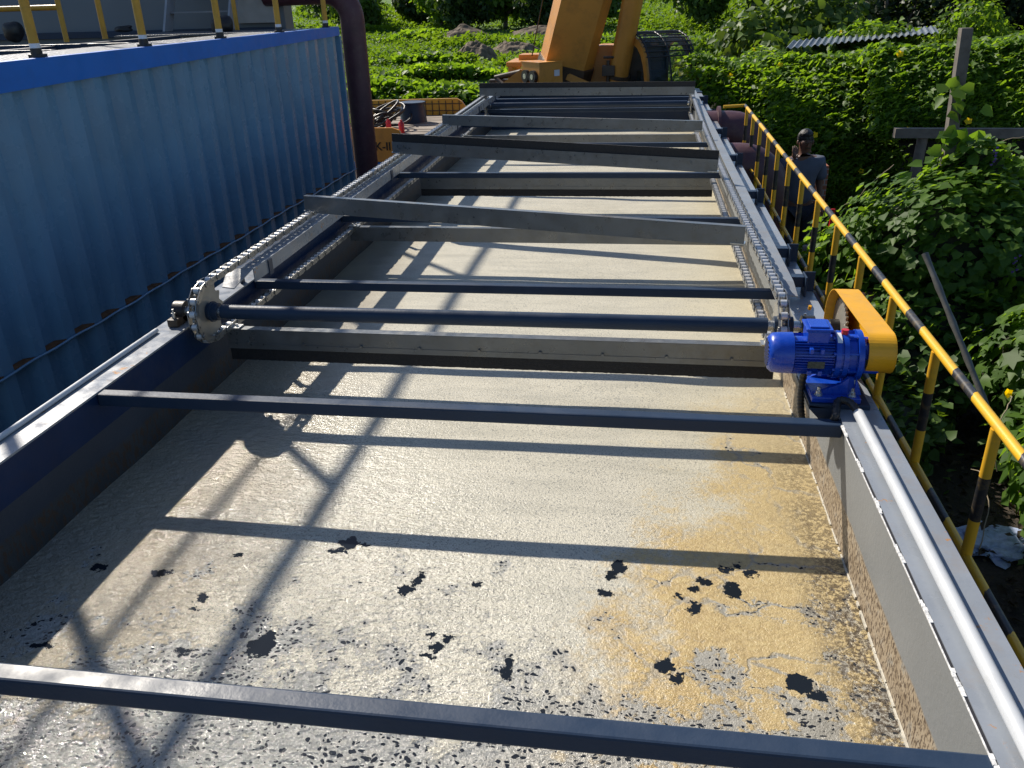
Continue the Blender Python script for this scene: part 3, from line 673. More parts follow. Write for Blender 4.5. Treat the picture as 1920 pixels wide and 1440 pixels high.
# bracket lugs on the body
b = MB()
for x in (.592, .627):
    for z in (MZ + .028, MZ - .052): b.box(x, x + .013, MY - .078, MY - .058, z, z + .018, .002)
b.build('lug', M['blue'], mot)
b = MB(); b.box(.590, .646, MY - .0745, MY - .0705, MZ - .026, MZ + .0, .001); b.build('name_plate', M['plate'], mot)
b = MB(); b.box(.782, .824, MY - .0545, MY - .0525, MZ - .028, MZ + .004, .0005); b.build('name_plate', M['plate'], mot)
b = MB(); b.tube([(.712, MY - .01, MZ + .080), (.712, MY - .01, MZ + .096)], .012, 16); b.build('breather_cap', M['red'], mot)
b = MB(); b.tube([(.80, MY - .01, MZ + .0525), (.80, MY - .01, MZ + .062)], .012, 16); b.build('breather_cap', M['red'], mot)
b = MB(); vs = []
for k in range(7):
    a = math.pi / 2 + .12 + k * .1; 
    for x in (.683, .699): vs.append((x, MY + .0845 * math.cos(a), MZ + .0845 * math.sin(a)))
b.addm(vs, [(2 * k, 2 * k + 1, 2 * k + 3, 2 * k + 2) for k in range(6)]); b.build('sticker', M['sticker'], mot)
# foot: pedestal, gussets, base plate
b = MB(); b.prism([(MY - .095, -1.262), (MY + .075, -1.262), (MY + .055, MZ - .06), (MY - .055, MZ - .06)], .728, .752, 'x')
b.prism([(.615, -1.262), (.728, -1.262), (.7275, -1.20), (.70, -1.225)], MY - .09, MY - .078, 'y'); b.prism([(.752, -1.262), (.775, -1.262), (.7525, -1.20)], MY - .09, MY - .078, 'y')
b.prism([(.63, -1.262), (.728, -1.262), (.728, -1.21)], MY + .05, MY + .062, 'y')
b.build('pedestal', M['blue'], mot)
b = MB(); b.box(.608, .770, MY - .12, MY + .10, -1.283, -1.2625, .004); b.build('base_plate', M['blue'], mot)
for x in (.632, .742):
    for y in (MY - .100, MY + .082):
        b = MB(); b.tube([(x, y, -1.2622), (x, y, -1.2585)], .014, 16); b.tube([(x, y, -1.2584), (x, y, -1.246)], .010, 6); b.tube([(x, y, -1.2459), (x, y, -1.232)], .0055, 8); b.build('bolt', M['bright_metal'], mot)
b = MB(); b.box(.60, .80, MY - .13, MY + .13, -1.2995, -1.2835, .002)
b.addm([(.60, MY - .13, -1.30), (.694, MY - .13, -1.40), (.694, MY + .13, -1.40), (.60, MY + .13, -1.30), (.60, MY - .13, -1.29), (.6949, MY - .13, -1.299), (.6949, MY + .13, -1.299), (.60, MY + .13, -1.29)],
       [(0, 1, 2, 3), (0, 4, 5, 1), (3, 2, 6, 7), (0, 3, 7, 4)])
b.build('mounting_bracket', M['steel'], tank)

# chain guard
gd = thing('chain_guard', 'yellow rounded sheet metal guard over the chain between motor and shaft', 'guard', (.83, 3.0, -1.30))
c1 = (MY, MZ + .012, .072); c2 = (SY - .04, SZ + .018, .152)
def capsule(c1, c2, n=18):
    (y1, z1, r1), (y2, z2, r2) = c1, c2; dy, dz = y2 - y1, z2 - z1; D = math.hypot(dy, dz); th = math.atan2(dz, dy); a = math.acos((r1 - r2) / D)
    p = []
    for k in range(n + 1): t = th + a + (2 * math.pi - 2 * a) * k / n; p.append((y1 + r1 * math.cos(t), z1 + r1 * math.sin(t)))
    for k in range(n + 1): t = th - a + (2 * a) * k / n; p.append((y2 + r2 * math.cos(t), z2 + r2 * math.sin(t)))
    return p
po = capsule(c1, c2); pi_ = capsule((c1[0], c1[1], c1[2] - .003), (c2[0], c2[1], c2[2] - .003)); n = len(po); xa, xb = .785, .872
vs = [(xa, *q) for q in po] + [(xb, *q) for q in po] + [(xa, *q) for q in pi_] + [(xb, *q) for q in pi_]; fs = []
for i in range(n):
    j = (i + 1) % n; fs += [(i, j, n + j, n + i), (2 * n + i, 3 * n + i, 3 * n + j, 2 * n + j), (i, 2 * n + i, 2 * n + j, j)]
b = MB(); b.addm(vs, fs, False); b.build('rim_band', M['yellow'], gd)
b = MB(); b.prism([(q[0], q[1]) for q in po], xb + .0005, xb + .003, 'x'); b.build('side_plate', M['yellow'], gd)
b = MB(); b.box(.70, .784, SY - .03, SY + .03, -1.2995, -1.290); b.build('bracket', M['yellow'], gd)
gs = thing('driven_sprocket', 'large silver toothed wheel inside the yellow guard', 'sprocket', (.825, SY, SZ))
b = MB(); b.prism([(SY + a, SZ + c) for a, c in sprocket_poly(.118, 36, .006, m=6)], .822, .831, 'x'); b.build('toothed_disc', M['sprocket'], gs)
b = MB(); b.tube([(.785, SY, SZ), (.8215, SY, SZ)], .034, 20); b.build('hub', M['rubber'], gs)
# black corrugated hose
def hose(pts, r, label):
    P = [Vector(p) for p in pts]; res = []
    for i in range(len(P) - 1):
        p0 = P[max(i - 1, 0)]; p1 = P[i]; p2 = P[i + 1]; p3 = P[min(i + 2, len(P) - 1)]
        for k in range(14):
            t = k / 14; res.append(.5 * ((2 * p1) + (p2 - p0) * t + (2 * p0 - 5 * p1 + 4 * p2 - p3) * t * t + (3 * p1 - p0 - 3 * p2 + p3) * t ** 3))
    res.append(P[-1]); L = 0; fine = [res[0]]
    for a, c in zip(res, res[1:]):
        k = max(1, int((c - a).length / .0035))
        for j in range(1, k + 1): fine.append(a.lerp(c, j / k))
    rs = [r * (1 + .10 * math.sin(i * 1.9)) for i in range(len(fine))]
    b = MB(); b.tube(fine, rs, 12); o = b.build('flexible_hose', M['rubber']); tag(o, label, 'hose'); return o
hose([(.60, MY - .02, MZ - .045), (.595, 2.80, -1.26), (.60, 2.79, -1.36), (.625, 2.77, -1.44), (.665, 2.70, -1.40), (.672, 2.60, -1.30), (.69, 2.66, -1.265), (.725, 2.65, -1.262), (.745, 2.595, -1.278)], .0125, 'black ribbed flexible conduit looping from the blue motor to the white pipe')

# ================================================================== RAILING
def rz(y): return -1.232 + .0134 * y
rl = thing('safety_railing', 'yellow and black striped pipe railing along the right side of the tank', 'railing', (1.087, 5.5, GZ))
XRAIL = 1.087; YE = 9.62
b = MB(); b.tube([(XRAIL, .4, rz(.4)), (XRAIL, YE, rz(YE))], .0165, 16); b.tube([(XRAIL, YE, rz(YE)), (.86, YE, rz(YE) - .01)], .0165, 14); b.build('top_rail', M['stripe'], rl)
b = MB(); b.tube([(XRAIL, .4, rz(.4) - .47), (XRAIL, YE, rz(YE) - .49)], .0145, 16); b.tube([(XRAIL, YE, rz(YE) - .49), (.86, YE, rz(YE) - .50)], .0145, 14); b.build('mid_rail', M['stripe'], rl)
y = 2.396 - .585 * 2
while y < YE + .1:
    b = MB(); b.tube([(XRAIL, y, rz(y) - .012), (XRAIL, y, GZ + .5)], .0175, 14); b.build('post', M['stripe_post'], rl); y += .585
b = MB(); b.box(.84, 1.20, .3, 9.8, GZ + .44, GZ + .50); b.build('walkway_channel', M['steel'], rl)

# ================================================================== CONTAINER AND DECK
KX = -3.9
ct = thing('container_unit', 'blue corrugated container unit with bright blue top beam left of the tank', 'container', (-5.1, 6, GZ))
def ztop(y): return -.262 + .0012 * (y - 5)
def zbb(y): return -.437 + .0125 * (y - 4.9)
YC0, YC1 = -2.0, 11.15
b = MB(); prof = []; y = 5.183 - .317 * 23
while y < YC1 - .1:
    prof += [(KX + .0, y), (KX + .0, y + .095), (KX - .062, y + .135), (KX - .062, y + .262)]; y += .317
prof.append((KX, YC1)); n = len(prof)
vs = [(x, yy, GZ + .2) for x, yy in prof] + [(x, yy, zbb(yy) + .01) for x, yy in prof]
b.addm(vs, [(i, i + 1, n + i + 1, n + i) for i in range(n - 1)])
b.addm([(KX, YC1, GZ + .2), (KX - 2.4, YC1, GZ + .2), (KX - 2.4, YC1, -.4), (KX, YC1, -.4)], [(0, 1, 2, 3)])
b.addm([(KX - 2.4, YC1, GZ + .2), (KX - 2.4, YC0, GZ + .2), (KX - 2.4, YC0, -.4), (KX - 2.4, YC1, -.4)], [(0, 1, 2, 3)])
b.build('corrugated_wall', M['cont'], ct)
b = MB()
vs = [(KX - .06, YC0, zbb(YC0)), (KX + .012, YC0, zbb(YC0)), (KX + .012, YC0, ztop(YC0)), (KX - .06, YC0, ztop(YC0)),
      (KX - .06, YC1, zbb(YC1)), (KX + .012, YC1, zbb(YC1)), (KX + .012, YC1, ztop(YC1)), (KX - .06, YC1, ztop(YC1))]
b.addm(vs, [(0, 1, 5, 4), (1, 2, 6, 5), (2, 3, 7, 6), (3, 0, 4, 7), (0, 3, 2, 1), (4, 5, 6, 7)]); b.build('top_beam', M['blue_beam'], ct)
b = MB(); b.box(KX - .05, KX + .006, YC0, YC1, GZ + .05, GZ + .198, .004); b.build('bottom_beam', M['blue_beam'], ct)
b = MB(); b.box(KX - .03, KX + .01, YC1 + .001, YC1 + .06, GZ + .05, -.37, .004); b.build('corner_post', M['cont'], ct)
b = MB(); y = 5.183 - .317 * 23
while y < YC1 - .3:
    b.addm([(KX + .002, y + .10, -2.055), (KX - .059, y + .14, -2.05), (KX - .059, y + .262, -2.05), (KX + .002, y + .315, -2.055), (KX + .002, y + .10, -2.075), (KX + .002, y + .315, -2.075)], [(0, 1, 2, 3), (0, 3, 5, 4)]); y += .317
b.build('rusty_ledge', M['rust'], ct)
pts = []; y = YC0
while y < YC1 + .1: pts.append((KX + .022, y, -2.062 + .005 * math.sin(y * 3.1) + .004 * math.sin(y * 13))); y += .1
b = MB(); b.tube(pts, .0095, 8); b.build('cable', M['cont'], ct)
def deck_mat():
    m, nt, p = nt_new('chequer_plate'); P = coords(nt)
    p.inputs['Base Color'].default_value = (.12, .13, .15, 1); p.inputs['Metallic'].default_value = .3; p.inputs['Roughness'].default_value = .36
    rt = add(nt, 'ShaderNodeVectorRotate', rotation_type='Z_AXIS'); rt.inputs['Angle'].default_value = .785; nt.links.new(P, rt.inputs['Vector'])
    ck = add(nt, 'ShaderNodeTexWave', wave_type='BANDS', bands_direction='X'); ck.inputs['Scale'].default_value = 9; nt.links.new(rt.outputs[0], ck.inputs[0])
    c2 = add(nt, 'ShaderNodeTexWave', wave_type='BANDS', bands_direction='Y'); c2.inputs['Scale'].default_value = 9; nt.links.new(rt.outputs[0], c2.inputs[0])
    h = mth(nt, 'MULTIPLY', ck.outputs['Fac'], c2.outputs['Fac']); nt.links.new(bump(nt, mth(nt, 'ADD', h, mth(nt, 'MULTIPLY', noise(nt, P, 30, 4), .4)), 1, .012), p.inputs['Normal'])
    return m
DM = deck_mat()
b = MB(); b.box(KX - .75, KX - .061, YC0, YC1, -.285, -.268, .002); b.box(KX - 2.4, KX - .751, 10.0, YC1, -.285, -.268); b.build('deck_plate', DM, ct)
b = MB()
for y in (5.2, 6.5, 7.6): b.box(KX - 2.4, KX - .76, y, y + .07, -.33, -.262, .004)
b.box(KX - 1.6, KX - 1.5, YC0, 9.9, -.34, -.275); b.build('deck_joist', M['steel'], ct)
b = MB(); b.box(KX - 2.38, KX - .07, YC0, 8.5, -1.2, -1.15); b.build('inner_floor', M['dark'], ct)
# railing on the container
cr = thing('deck_railing', 'plain yellow railing posts standing along the edge of the container roof', 'railing', (KX - .05, 7, -.26))
for k, y in enumerate((2.7, 4.03, 5.36, 6.66, 7.98, 9.38, 10.85)):
    b = MB(); b.tube([(KX - .055, y, -.23), (KX - .055, y, 1.56)], .031, 14); p_ = b.build('post', M['post_yellow'], cr)
    b = MB(); b.tube([(KX - .055, y, -.262), (KX - .055, y, -.205)], .036, 12); b.box(KX - .10, KX - .01, y - .03, y + .045, -.266, -.24, .004); b.build('clamp_foot', M['rubber'], p_)
    b = MB(); b.tube([(KX - .055, y, -.204), (KX - .055, y, -.175)], .0325, 14); b.build('tape', M['sticker'], p_)
b = MB(); b.tube([(KX - .055, 1.0, 1.58), (KX - .055, 11.0, 1.58)], .03, 14); b.build('top_rail', M['post_yellow'], cr)
b = MB(); b.tube([(KX - .055, 1.0, 1.14), (KX - .055, 11.0, 1.14)], .016, 12); b.build('mid_rail', M['post_yellow'], cr)
cr2 = thing('inner_railing', 'yellow railing behind the deck opening in front of the grey tank wall', 'railing', (-5.6, 8.6, -.26))
for (x, y) in ((-5.62, 8.75), (-5.2, 11.0)):
    b = MB(); b.tube([(x, y, -.26), (x, y, 1.5)], .028, 12); b.build('post', M['post_yellow'], cr2)
b = MB(); b.tube([(-7.4, 8.1, .05), (-5.62, 8.1, .05)], .026, 10); b.tube([(-5.62, 8.1, -.26), (-5.62, 8.1, 1.5)], .026, 10); b.tube([(-5.62, 8.1, 1.5), (-5.62, 8.75, 1.5), (-5.2, 11, 1.5)], .026, 10); b.build('rail', M['post_yellow'], cr2)
# grey tank behind
gt = thing('grey_process_tank', 'plain blue grey steel tank wall rising behind the container roof', 'tank', (-8, 14, GZ))
b = MB(); b.box(-13, -4.95, 12.0, 12.3, GZ, 1.9, .01); b.build('tank_body', M['greywall'], gt)
b = MB(); b.box(-13, -5.0, 11.9, 11.999, -.34, -.255, .004); b.build('base_ledge', M['steel'], gt)
b = MB(); b.box(-5.62, -5.06, 11.90, 11.998, -.2, .5, .004); b.build('pipe_pad', paint('pale_pad', (.36, .36, .35), .5), gt)
st = thing('steel_stairs', 'light grey steel steps leaning against the grey tank behind the roof', 'stairs', (-5.9, 11.3, -.26))
for (x0) in (-6.32, -5.42):
    b = MB(); b.prism([(11.15, -.26), (11.36, -.26), (12.0, .9), (11.79, .9)], x0, x0 + .03, 'x'); b.build('stringer', paint('pale_grey_paint', (.27, .30, .34), .4), st)
for k in range(4):
    b = MB(); zz = .0 + k * .25 - .03; yy = 11.33 + (zz + .26) * .55; b.box(-6.29, -5.42, yy - .1, yy + .1, zz - .02, zz, .003); b.build('tread', M['rail_steel'], st)
# clutter at the deck edge
for i, (x, y, lab) in enumerate(((-8.3, 10.9, 'small dark bracket lying on the left of the grey ledge'), (-6.9, 11.2, 'dark hose end lying under the grey wall'), (-5.25, 10.7, 'crumpled dark bag at the foot of the steps'))):
    bm = bmesh.new(); bmesh.ops.create_icosphere(bm, subdivisions=3, radius=.1)
    for v in bm.verts: v.co = Vector((v.co.x * 1.3, v.co.y, v.co.z * (1.3 if i != 1 else .4))) * (.7 + .6 * float(vnoise(v.co * 14 + Vector((i * 5 + 9, 9, 9)))))
    b = MB(); b.bmesh(bm, True); o = b.build(('metal_bracket', 'hose_end', 'dark_bag')[i], M['rubber']); o.location = (x, y, -.21); tag(o, lab, ('bracket', 'hose', 'bag')[i])
# big maroon riser
def bend(c0, d0, d1, rad, n=10):
    "arc from direction d0 to d1 with its corner at c0"
    c0, d0, d1 = Vector(c0), Vector(d0), Vector(d1); cc = c0 - d0 * rad + d1 * rad
    return [cc + (-d1 * math.cos(a) + d0 * math.sin(a)) * rad for a in [math.pi / 2 * k / n for k in range(n + 1)]]
b = MB(); px, pz = -3.95, .17
b.tube([(-5.15, 12.0 - .1, pz), (-4.6, 12.0 - .1, pz)] + bend((px, 11.9, pz), (1, 0, 0), (0, 0, -1), .36) + [(px, 11.9, GZ)], .165, 28)
o = b.build('riser_pipe', M['maroon']); tag(o, 'thick dark maroon pipe bending down at the far corner of the blue container', 'pipe', 'maroon pipes')

# ================================================================== PIPES, WALL AND CLUTTER RIGHT OF THE TANK
for (y, z, rad, r, lab) in ((10.1, -1.46, .30, .25, 'upper fat maroon pipe elbow beyond the railing, the farther one'), (8.9, -1.62, .28, .24, 'fat maroon pipe elbow beside the tank, the nearer and lower one')):
    b = MB(); b.tube([(.72, y, z)] + bend((1.28, y, z), (1, 0, 0), (0, 0, -1), rad, 8) + [(1.28, y, GZ)], r, 28)
    b.tube([(.84, y, z), (.87, y, z)], r + .05, 24); o = b.build('pipe_elbow', M['maroon']); tag(o, lab, 'pipe', 'maroon pipes')
for i, (p0, p1, r, lab) in enumerate((((.86, 7.7, -2.25), (2.1, 8.0, -2.3), .13, 'maroon pipe running low between the railing posts near the man'), ((.86, 6.3, -2.2), (2.0, 6.8, -2.35), .12, 'low maroon pipe nearest the camera behind the railing'))):
    b = MB(); b.tube([p0, p1], r, 20); o = b.build('ground_pipe', M['maroon']); tag(o, lab, 'pipe', 'maroon pipes')
b = MB(); b.tube([(3.55, 7.6, -2.05), (6, 7.4, -2.1)], .11, 16); o = b.build('ground_pipe', M['pinkpipe']); tag(o, 'faded pink pipe at the right edge of the picture, the upper of two', 'pipe', 'pink pipes')
b = MB(); b.tube([(3.2, 6.8, -2.3), (5.5, 6.5, -2.3)], .07, 16); o = b.build('ground_pipe', M['pinkpipe']); tag(o, 'thinner faded pink pipe at the right edge, the lower of two', 'pipe', 'pink pipes')
b = MB(); b.tube([(1.93, 8.7, -2.0), (1.90, 8.6, -3.1)], .022, 10); o = b.build('red_post', M['red']); tag(o, 'thin red post standing behind the railing near the man', 'post')
def brick_mat():
    m, nt, p = nt_new('red_brick'); P = coords(nt); br = add(nt, 'ShaderNodeTexBrick'); br.inputs['Scale'].default_value = 4
    sw = add(nt, 'ShaderNodeSeparateXYZ'); nt.links.new(P, sw.inputs[0]); cb = add(nt, 'ShaderNodeCombineXYZ'); nt.links.new(sw.outputs[0], cb.inputs[0]); nt.links.new(sw.outputs[2], cb.inputs[1]); nt.links.new(cb.outputs[0], br.inputs['Vector'])
    br.inputs['Color1'].default_value = (.22, .07, .04, 1); br.inputs['Color2'].default_value = (.32, .12, .06, 1); br.inputs['Mortar'].default_value = (.3, .28, .26, 1); br.inputs['Mortar Size'].default_value = .03
    nt.links.new(br.outputs['Color'], p.inputs['Base Color']); p.inputs['Roughness'].default_value = .9; return m
BR = brick_mat()
b = MB(); b.box(1.92, 2.22, 10.5, 10.9, GZ, -1.9, .01); o = b.build('brick_pier', BR); tag(o, 'low red brick pier behind the man under the vines', 'wall')
b = MB(); rg = random.Random(3)
for k in range(46):
    x, y = rg.uniform(1.25, 2.3), rg.uniform(6.4, 8.6); a = rg.uniform(0, 3.14); s = rg.uniform(.03, .07)
    b.obox((x, y, GZ + .03 + rg.uniform(0, .08)), (math.cos(a), math.sin(a), rg.uniform(-.2, .2)), (-math.sin(a), math.cos(a), 0), (0, 0, 1), s * 1.6, s, s * .6)
o = b.build('brick_rubble', BR); tag(o, 'loose broken bricks scattered on the dark ground behind the railing', 'rubble', kind='stuff')
# crumpled cloth
bm = bmesh.new(); bmesh.ops.create_icosphere(bm, subdivisions=4, radius=.16)
for v in bm.verts:
    q = v.co.copy(); v.co = Vector((q.x * 1.5, q.y * 1.2, abs(q.z) * .45)) * (.45 + 1.1 * float(vnoise(q * 16 + Vector((9, 9, 9)))))
b = MB(); b.bmesh(bm, False); o = b.build('crumpled_cloth', M['cloth_pale']); o.location = (2.22, 4.62, GZ + .01); tag(o, 'crumpled pale blue and white cloth lying on the ground right of the railing', 'cloth')

# ================================================================== PERSON
def skin_obj(name, verts, edges, radii, mat, parent=None, sub=2, root=0):
    me = bpy.data.meshes.new(name); me.from_pydata(verts, edges, []); o = bpy.data.objects.new(name, me); COL.objects.link(o)
    md = o.modifiers.new('skin', 'SKIN'); md.use_smooth_shade = True
    for i, r in enumerate(radii):
        r = r if isinstance(r, tuple) else (r, r); me.skin_vertices[0].data[i].radius = r
    me.skin_vertices[0].data[root].use_root = True
    o.modifiers.new('sub', 'SUBSURF').levels = sub; o.modifiers['sub'].render_levels = sub
    me.materials.append(mat)
    if parent: o.parent = parent
    return o
def person():
    skin = paint('sunburnt_skin', (.13, .062, .04), .5, var=.1, scale=20, bmp=.1); shirt = paint('grey_blue_tshirt', (.085, .10, .14), .85, var=.15, scale=8, bmp=1, fine=14)
    trou = paint('dark_trousers', (.015, .018, .028), .85, var=.2, bmp=.8, fine=12); hairm = paint('black_hair', (.008, .007, .007), .5, var=.4, bmp=1.5, fine=120)
    t = thing('person', 'man in grey blue T-shirt and dark trousers beyond the railing, hand raised', 'person', (1.80, 9.95, GZ), absolute=False)
    t.rotation_euler = (0, 0, R(12))
    # local frame: x = image right, -y = towards the camera, z up; height 1.72
    V = [(0, 0, .92), (0, 0, 1.08), (0, .01, 1.24), (0, 0, 1.40), (0, -.01, 1.47), (0, -.03, 1.53), (0, -.045, 1.60), (0, -.04, 1.66),     # 0-7 pelvis..head
         (.20, 0, 1.40), (.235, .01, 1.14), (.25, -.03, .90), (.252, -.05, .84),                                               # 8-11 hanging arm
         (-.20, 0, 1.39), (-.30, -.05, 1.17), (-.19, -.16, 1.40), (-.175, -.165, 1.46),                                        # 12-15 raised arm
         (.10, 0, .86), (.11, -.01, .48), (.115, .03, .09), (.12, -.10, .04), (-.10, 0, .86), (-.12, -.03, .48), (-.13, .03, .09), (-.14, -.10, .04)]
    E = [(0, 1), (1, 2), (2, 3), (3, 4), (4, 5), (5, 6), (6, 7), (3, 8), (8, 9), (9, 10), (10, 11), (3, 12), (12, 13), (13, 14), (14, 15),
         (0, 16), (16, 17), (17, 18), (18, 19), (0, 20), (20, 21), (21, 22), (22, 23)]
    Rr = [(.15, .10), (.145, .10), (.155, .11), (.15, .09), (.055, .055), (.06, .065), (.078, .09), (.072, .085), (.062, .06), (.044, .042), (.029, .027), (.034, .018),
          (.062, .06), (.044, .042), (.029, .027), (.034, .018), (.088, .09), (.062, .062), (.042, .042), (.04, .03), (.088, .09), (.062, .062), (.042, .042), (.04, .03)]
    skin_obj('body', V, E, Rr, skin, t)
    for (w, d, sgn) in (((.252, -.05, .84), Vector((.02, -.08, -1)), 1), ((-.175, -.165, 1.46), Vector((.25, .05, 1)), -1)):
        w = Vector(w); d = d.normalized(); side = Vector((0, 1, 0)).cross(d).normalized(); nrm = d.cross(side)
        hv = [w, w + d * .05]; he = [(0, 1)]; hr = [(.026, .016), (.034, .016)]
        for k, (o_, ln) in enumerate(((-.028, .06), (-.01, .072), (.010, .068), (.028, .054))):
            a = w + d * .075 + side * o_; m1 = a + d * ln * .5 + nrm * .01; e1 = m1 + d * ln * .45 + nrm * .022; i = len(hv); hv += [a, m1, e1]; he += [(1, i), (i, i + 1), (i + 1, i + 2)]; hr += [.0095, .0085, .007]
        a = w + d * .03 + side * -.035 * sgn + nrm * .012; i = len(hv); hv += [a, a + d * .035 + side * -.02 * sgn + nrm * .012]; he += [(0, i), (i, i + 1)]; hr += [.011, .008]
        skin_obj('hand', [tuple(v) for v in hv], he, hr, skin, t, 1)
    tv = [(0, .0, .88), (0, 0, 1.08), (0, .01, 1.24), (0, 0, 1.395), (0, -.005, 1.45), (.20, 0, 1.395), (.25, .01, 1.17), (-.20, 0, 1.385), (-.27, -.035, 1.22)]
    skin_obj('tshirt', tv, [(0, 1), (1, 2), (2, 3), (3, 4), (3, 5), (5, 6), (3, 7), (7, 8)], [(.185, .135), (.18, .13), (.195, .14), (.19, .145), (.085, .09), (.085, .085), (.078, .078), (.085, .085), (.078, .078)], shirt, t)
    pv = [(0, .0, .93), (.10, 0, .84), (.11, -.01, .48), (.115, .03, .10), (-.10, 0, .84), (-.12, -.03, .48), (-.13, .03, .10)]
    skin_obj('trousers', pv, [(0, 1), (1, 2), (2, 3), (0, 4), (4, 5), (5, 6)], [(.16, .12), (.11, .115), (.082, .085), (.068, .072), (.11, .115), (.082, .085), (.068, .072)], trou, t)
    for x in (.12, -.14):
        skin_obj('shoe', [(x, .06, .045), (x, -.03, .05), (x, -.14, .035)], [(0, 1), (1, 2)], [(.045, .04), (.05, .045), (.045, .03)], hairm, t, 1)
    # hair cap, ears and face
    bm = bmesh.new(); bmesh.ops.create_icosphere(bm, subdivisions=4, radius=1)
    for v in bm.verts:
        q = v.co.copy(); k = 1 + .10 * (float(vnoise(q * 5 + Vector((9, 9, 9)))) - .5)
        low = q.z < (-.15 if q.y > -.1 else .42); v.co = Vector((q.x * .088 * k, q.y * .100 * k, q.z * .106 * k)) * (.74 if low else 1.0)
    b = MB(); b.bmesh(bm, True); o = b.build('hair', hairm); o.parent = t; o.location = (0, -.030, 1.655)
    dk = paint('eye_dark', (.02, .015, .012), .3)
    for x in (-.031, .031):
        b = MB(); b.obox((x, -.128, 1.622), (1, 0, 0), (0, 1, 0), (0, 0, 1), .013, .006, .005); o = b.build('eye', dk); o.parent = t
        b = MB(); b.obox((x, -.130, 1.642), (1, 0, 0), (0, 1, 0), (0, 0, 1), .018, .006, .004); o = b.build('eyebrow', hairm); o.parent = t
        bm = bmesh.new(); bmesh.ops.create_icosphere(bm, subdivisions=2, radius=.03)
        b = MB(); b.bmesh(bm, True); b.v = [(p[0] * .4 + x * 2.75, p[1] * .6 - .035, p[2] + 1.615) for p in b.v]; o = b.build('ear', skin); o.parent = t
    b = MB(); b.prism([(-.012, 1.585), (.012, 1.585), (.006, 1.628), (-.006, 1.628)], -.148, -.115, 'y'); o = b.build('nose', skin); o.parent = t
    b = MB(); b.obox((0, -.126, 1.562), (1, 0, 0), (0, 1, 0), (0, 0, 1), .024, .006, .004); o = b.build('mouth', dk); o.parent = t
person()

# ================================================================== CRANE
cx = thing('mobile_crane', 'orange truck crane with raised boom and caged cab beyond the tank', 'crane', (-.6, 16.5, GZ))
b = MB(); b.box(-2.3, 1.5, 15.6, 18.2, -2.3, -1.62, .02); b.build('turntable_body', M['crane'], cx)
b = MB(); b.box(-5.0, 1.8, 15.2, 17.8, -2.9, -2.31, .02); b.build('chassis', M['crane'], cx)
for x in (-4.2, -2.6, .9):
    b = MB(); b.tube([(x, 15.0, GZ + .45), (x, 15.35, GZ + .45)], .45, 28); w = b.build('wheel', M['rubber'], cx)
    b = MB(); b.tube([(x, 14.98, GZ + .45), (x, 14.999, GZ + .45)], .24, 20); b.build('rim', M['crane'], w)
# boom: hexagonal box section with wear plate
A = Vector((-1.72, 16.3, -2.0)); D = Vector((.30, -.26, 1)).normalized(); S = Vector((1, .12, 0)); S = (S - D * S.dot(D)).normalized(); T_ = D.cross(S)
hexo = [(-.47, .22), (-.30, -.34), (-.12, -.47), (.20, -.47), (.44, -.22), (.47, .40), (.30, .60), (-.38, .60)]
b = MB(); vs = [A + S * a + T_ * -c for a, c in hexo] + [A + D * 8 + S * a + T_ * -c for a, c in hexo]; n = 8
b.addm(vs, [(i, (i + 1) % n, n + (i + 1) % n, n + i) for i in range(n)] + [tuple(range(n)), tuple(range(2 * n - 1, n - 1, -1))]); bo = b.build('boom', M['crane'], cx)
hx2 = [(a * 1.06, c * 1.06) for a, c in hexo]
b = MB(); vs = [A + D * .2 + S * a + T_ * -c for a, c in hx2] + [A + D * 1.15 + S * a + T_ * -c for a, c in hx2]
b.addm(vs, [(i, (i + 1) % n, n + (i + 1) % n, n + i) for i in range(n)] + [tuple(range(n)), tuple(range(2 * n - 1, n - 1, -1))]); b.build('boom_foot', M['crane_dark'], cx)
b = MB(); C0 = Vector((-.56, 15.7, -1.9)); C1 = Vector((.12, 14.9, 1.9)); b.tube([C0, C1], .175, 28); cy = b.build('luffing_cylinder', M['crane'], cx)
b = MB(); m0 = C0.lerp(C1, .16); b.tube([m0, m0 + (C1 - C0) * .015], .20, 24); b.tube([(-.62, 15.45, -1.45), (-.62, 15.45, -1.0)], .03, 8); b.box(-.72, -.5, 15.35, 15.55, -1.25, -1.08, .01); b.tube([(-.7, 15.4, -.95), (-.5, 15.4, -.95)], .02, 8); b.build('valve_block', M['crane_dark'], cx)
# power pack box with two fans
pb = MB(); ang = R(40); ca, sa = math.cos(ang), math.sin(ang)
def rp(x, y, z, o=(-1.76, 15.35)): return (o[0] + x * ca - y * sa, o[1] + x * sa + y * ca, z)
def rbox(b, x0, x1, y0, y1, z0, z1, o=(-1.76, 15.35)):
    vs = [rp(x, y, z, o) for z in (z0, z1) for y in (y0, y1) for x in (x0, x1)]
    b.addm(vs, [(0, 2, 3, 1), (4, 5, 7, 6), (0, 1, 5, 4), (2, 6, 7, 3), (0, 4, 6, 2), (1, 3, 7, 5)])
rbox(pb, -.24, .24, -.28, .28, -1.62, -1.0); rbox(pb, -.25, .25, -.29, .29, -.999, -.985); bx_ = pb.build('power_box', M['crane'], cx)
for k, yy in enumerate((-.13, .10)):
    b = MB(); b.tube([rp(-.30, yy, -1.22), rp(-.242, yy, -1.22)], .105, 24); f_ = b.build('fan', M['rubber'], bx_)
    b = MB(); b.tube([rp(-.306, yy, -1.22), rp(-.3005, yy, -1.22)], .045, 16); b.build('fan_hub', M['bright_metal'], f_)
b = MB(); rbox(b, .06, .17, -.292, -.2905, -1.22, -1.12); b.build('sticker', M['sticker'], bx_)
b = MB(); rbox(b, .02, .22, -.294, -.2905, -1.55, -1.27); b.build('hatch', M['crane'], bx_)
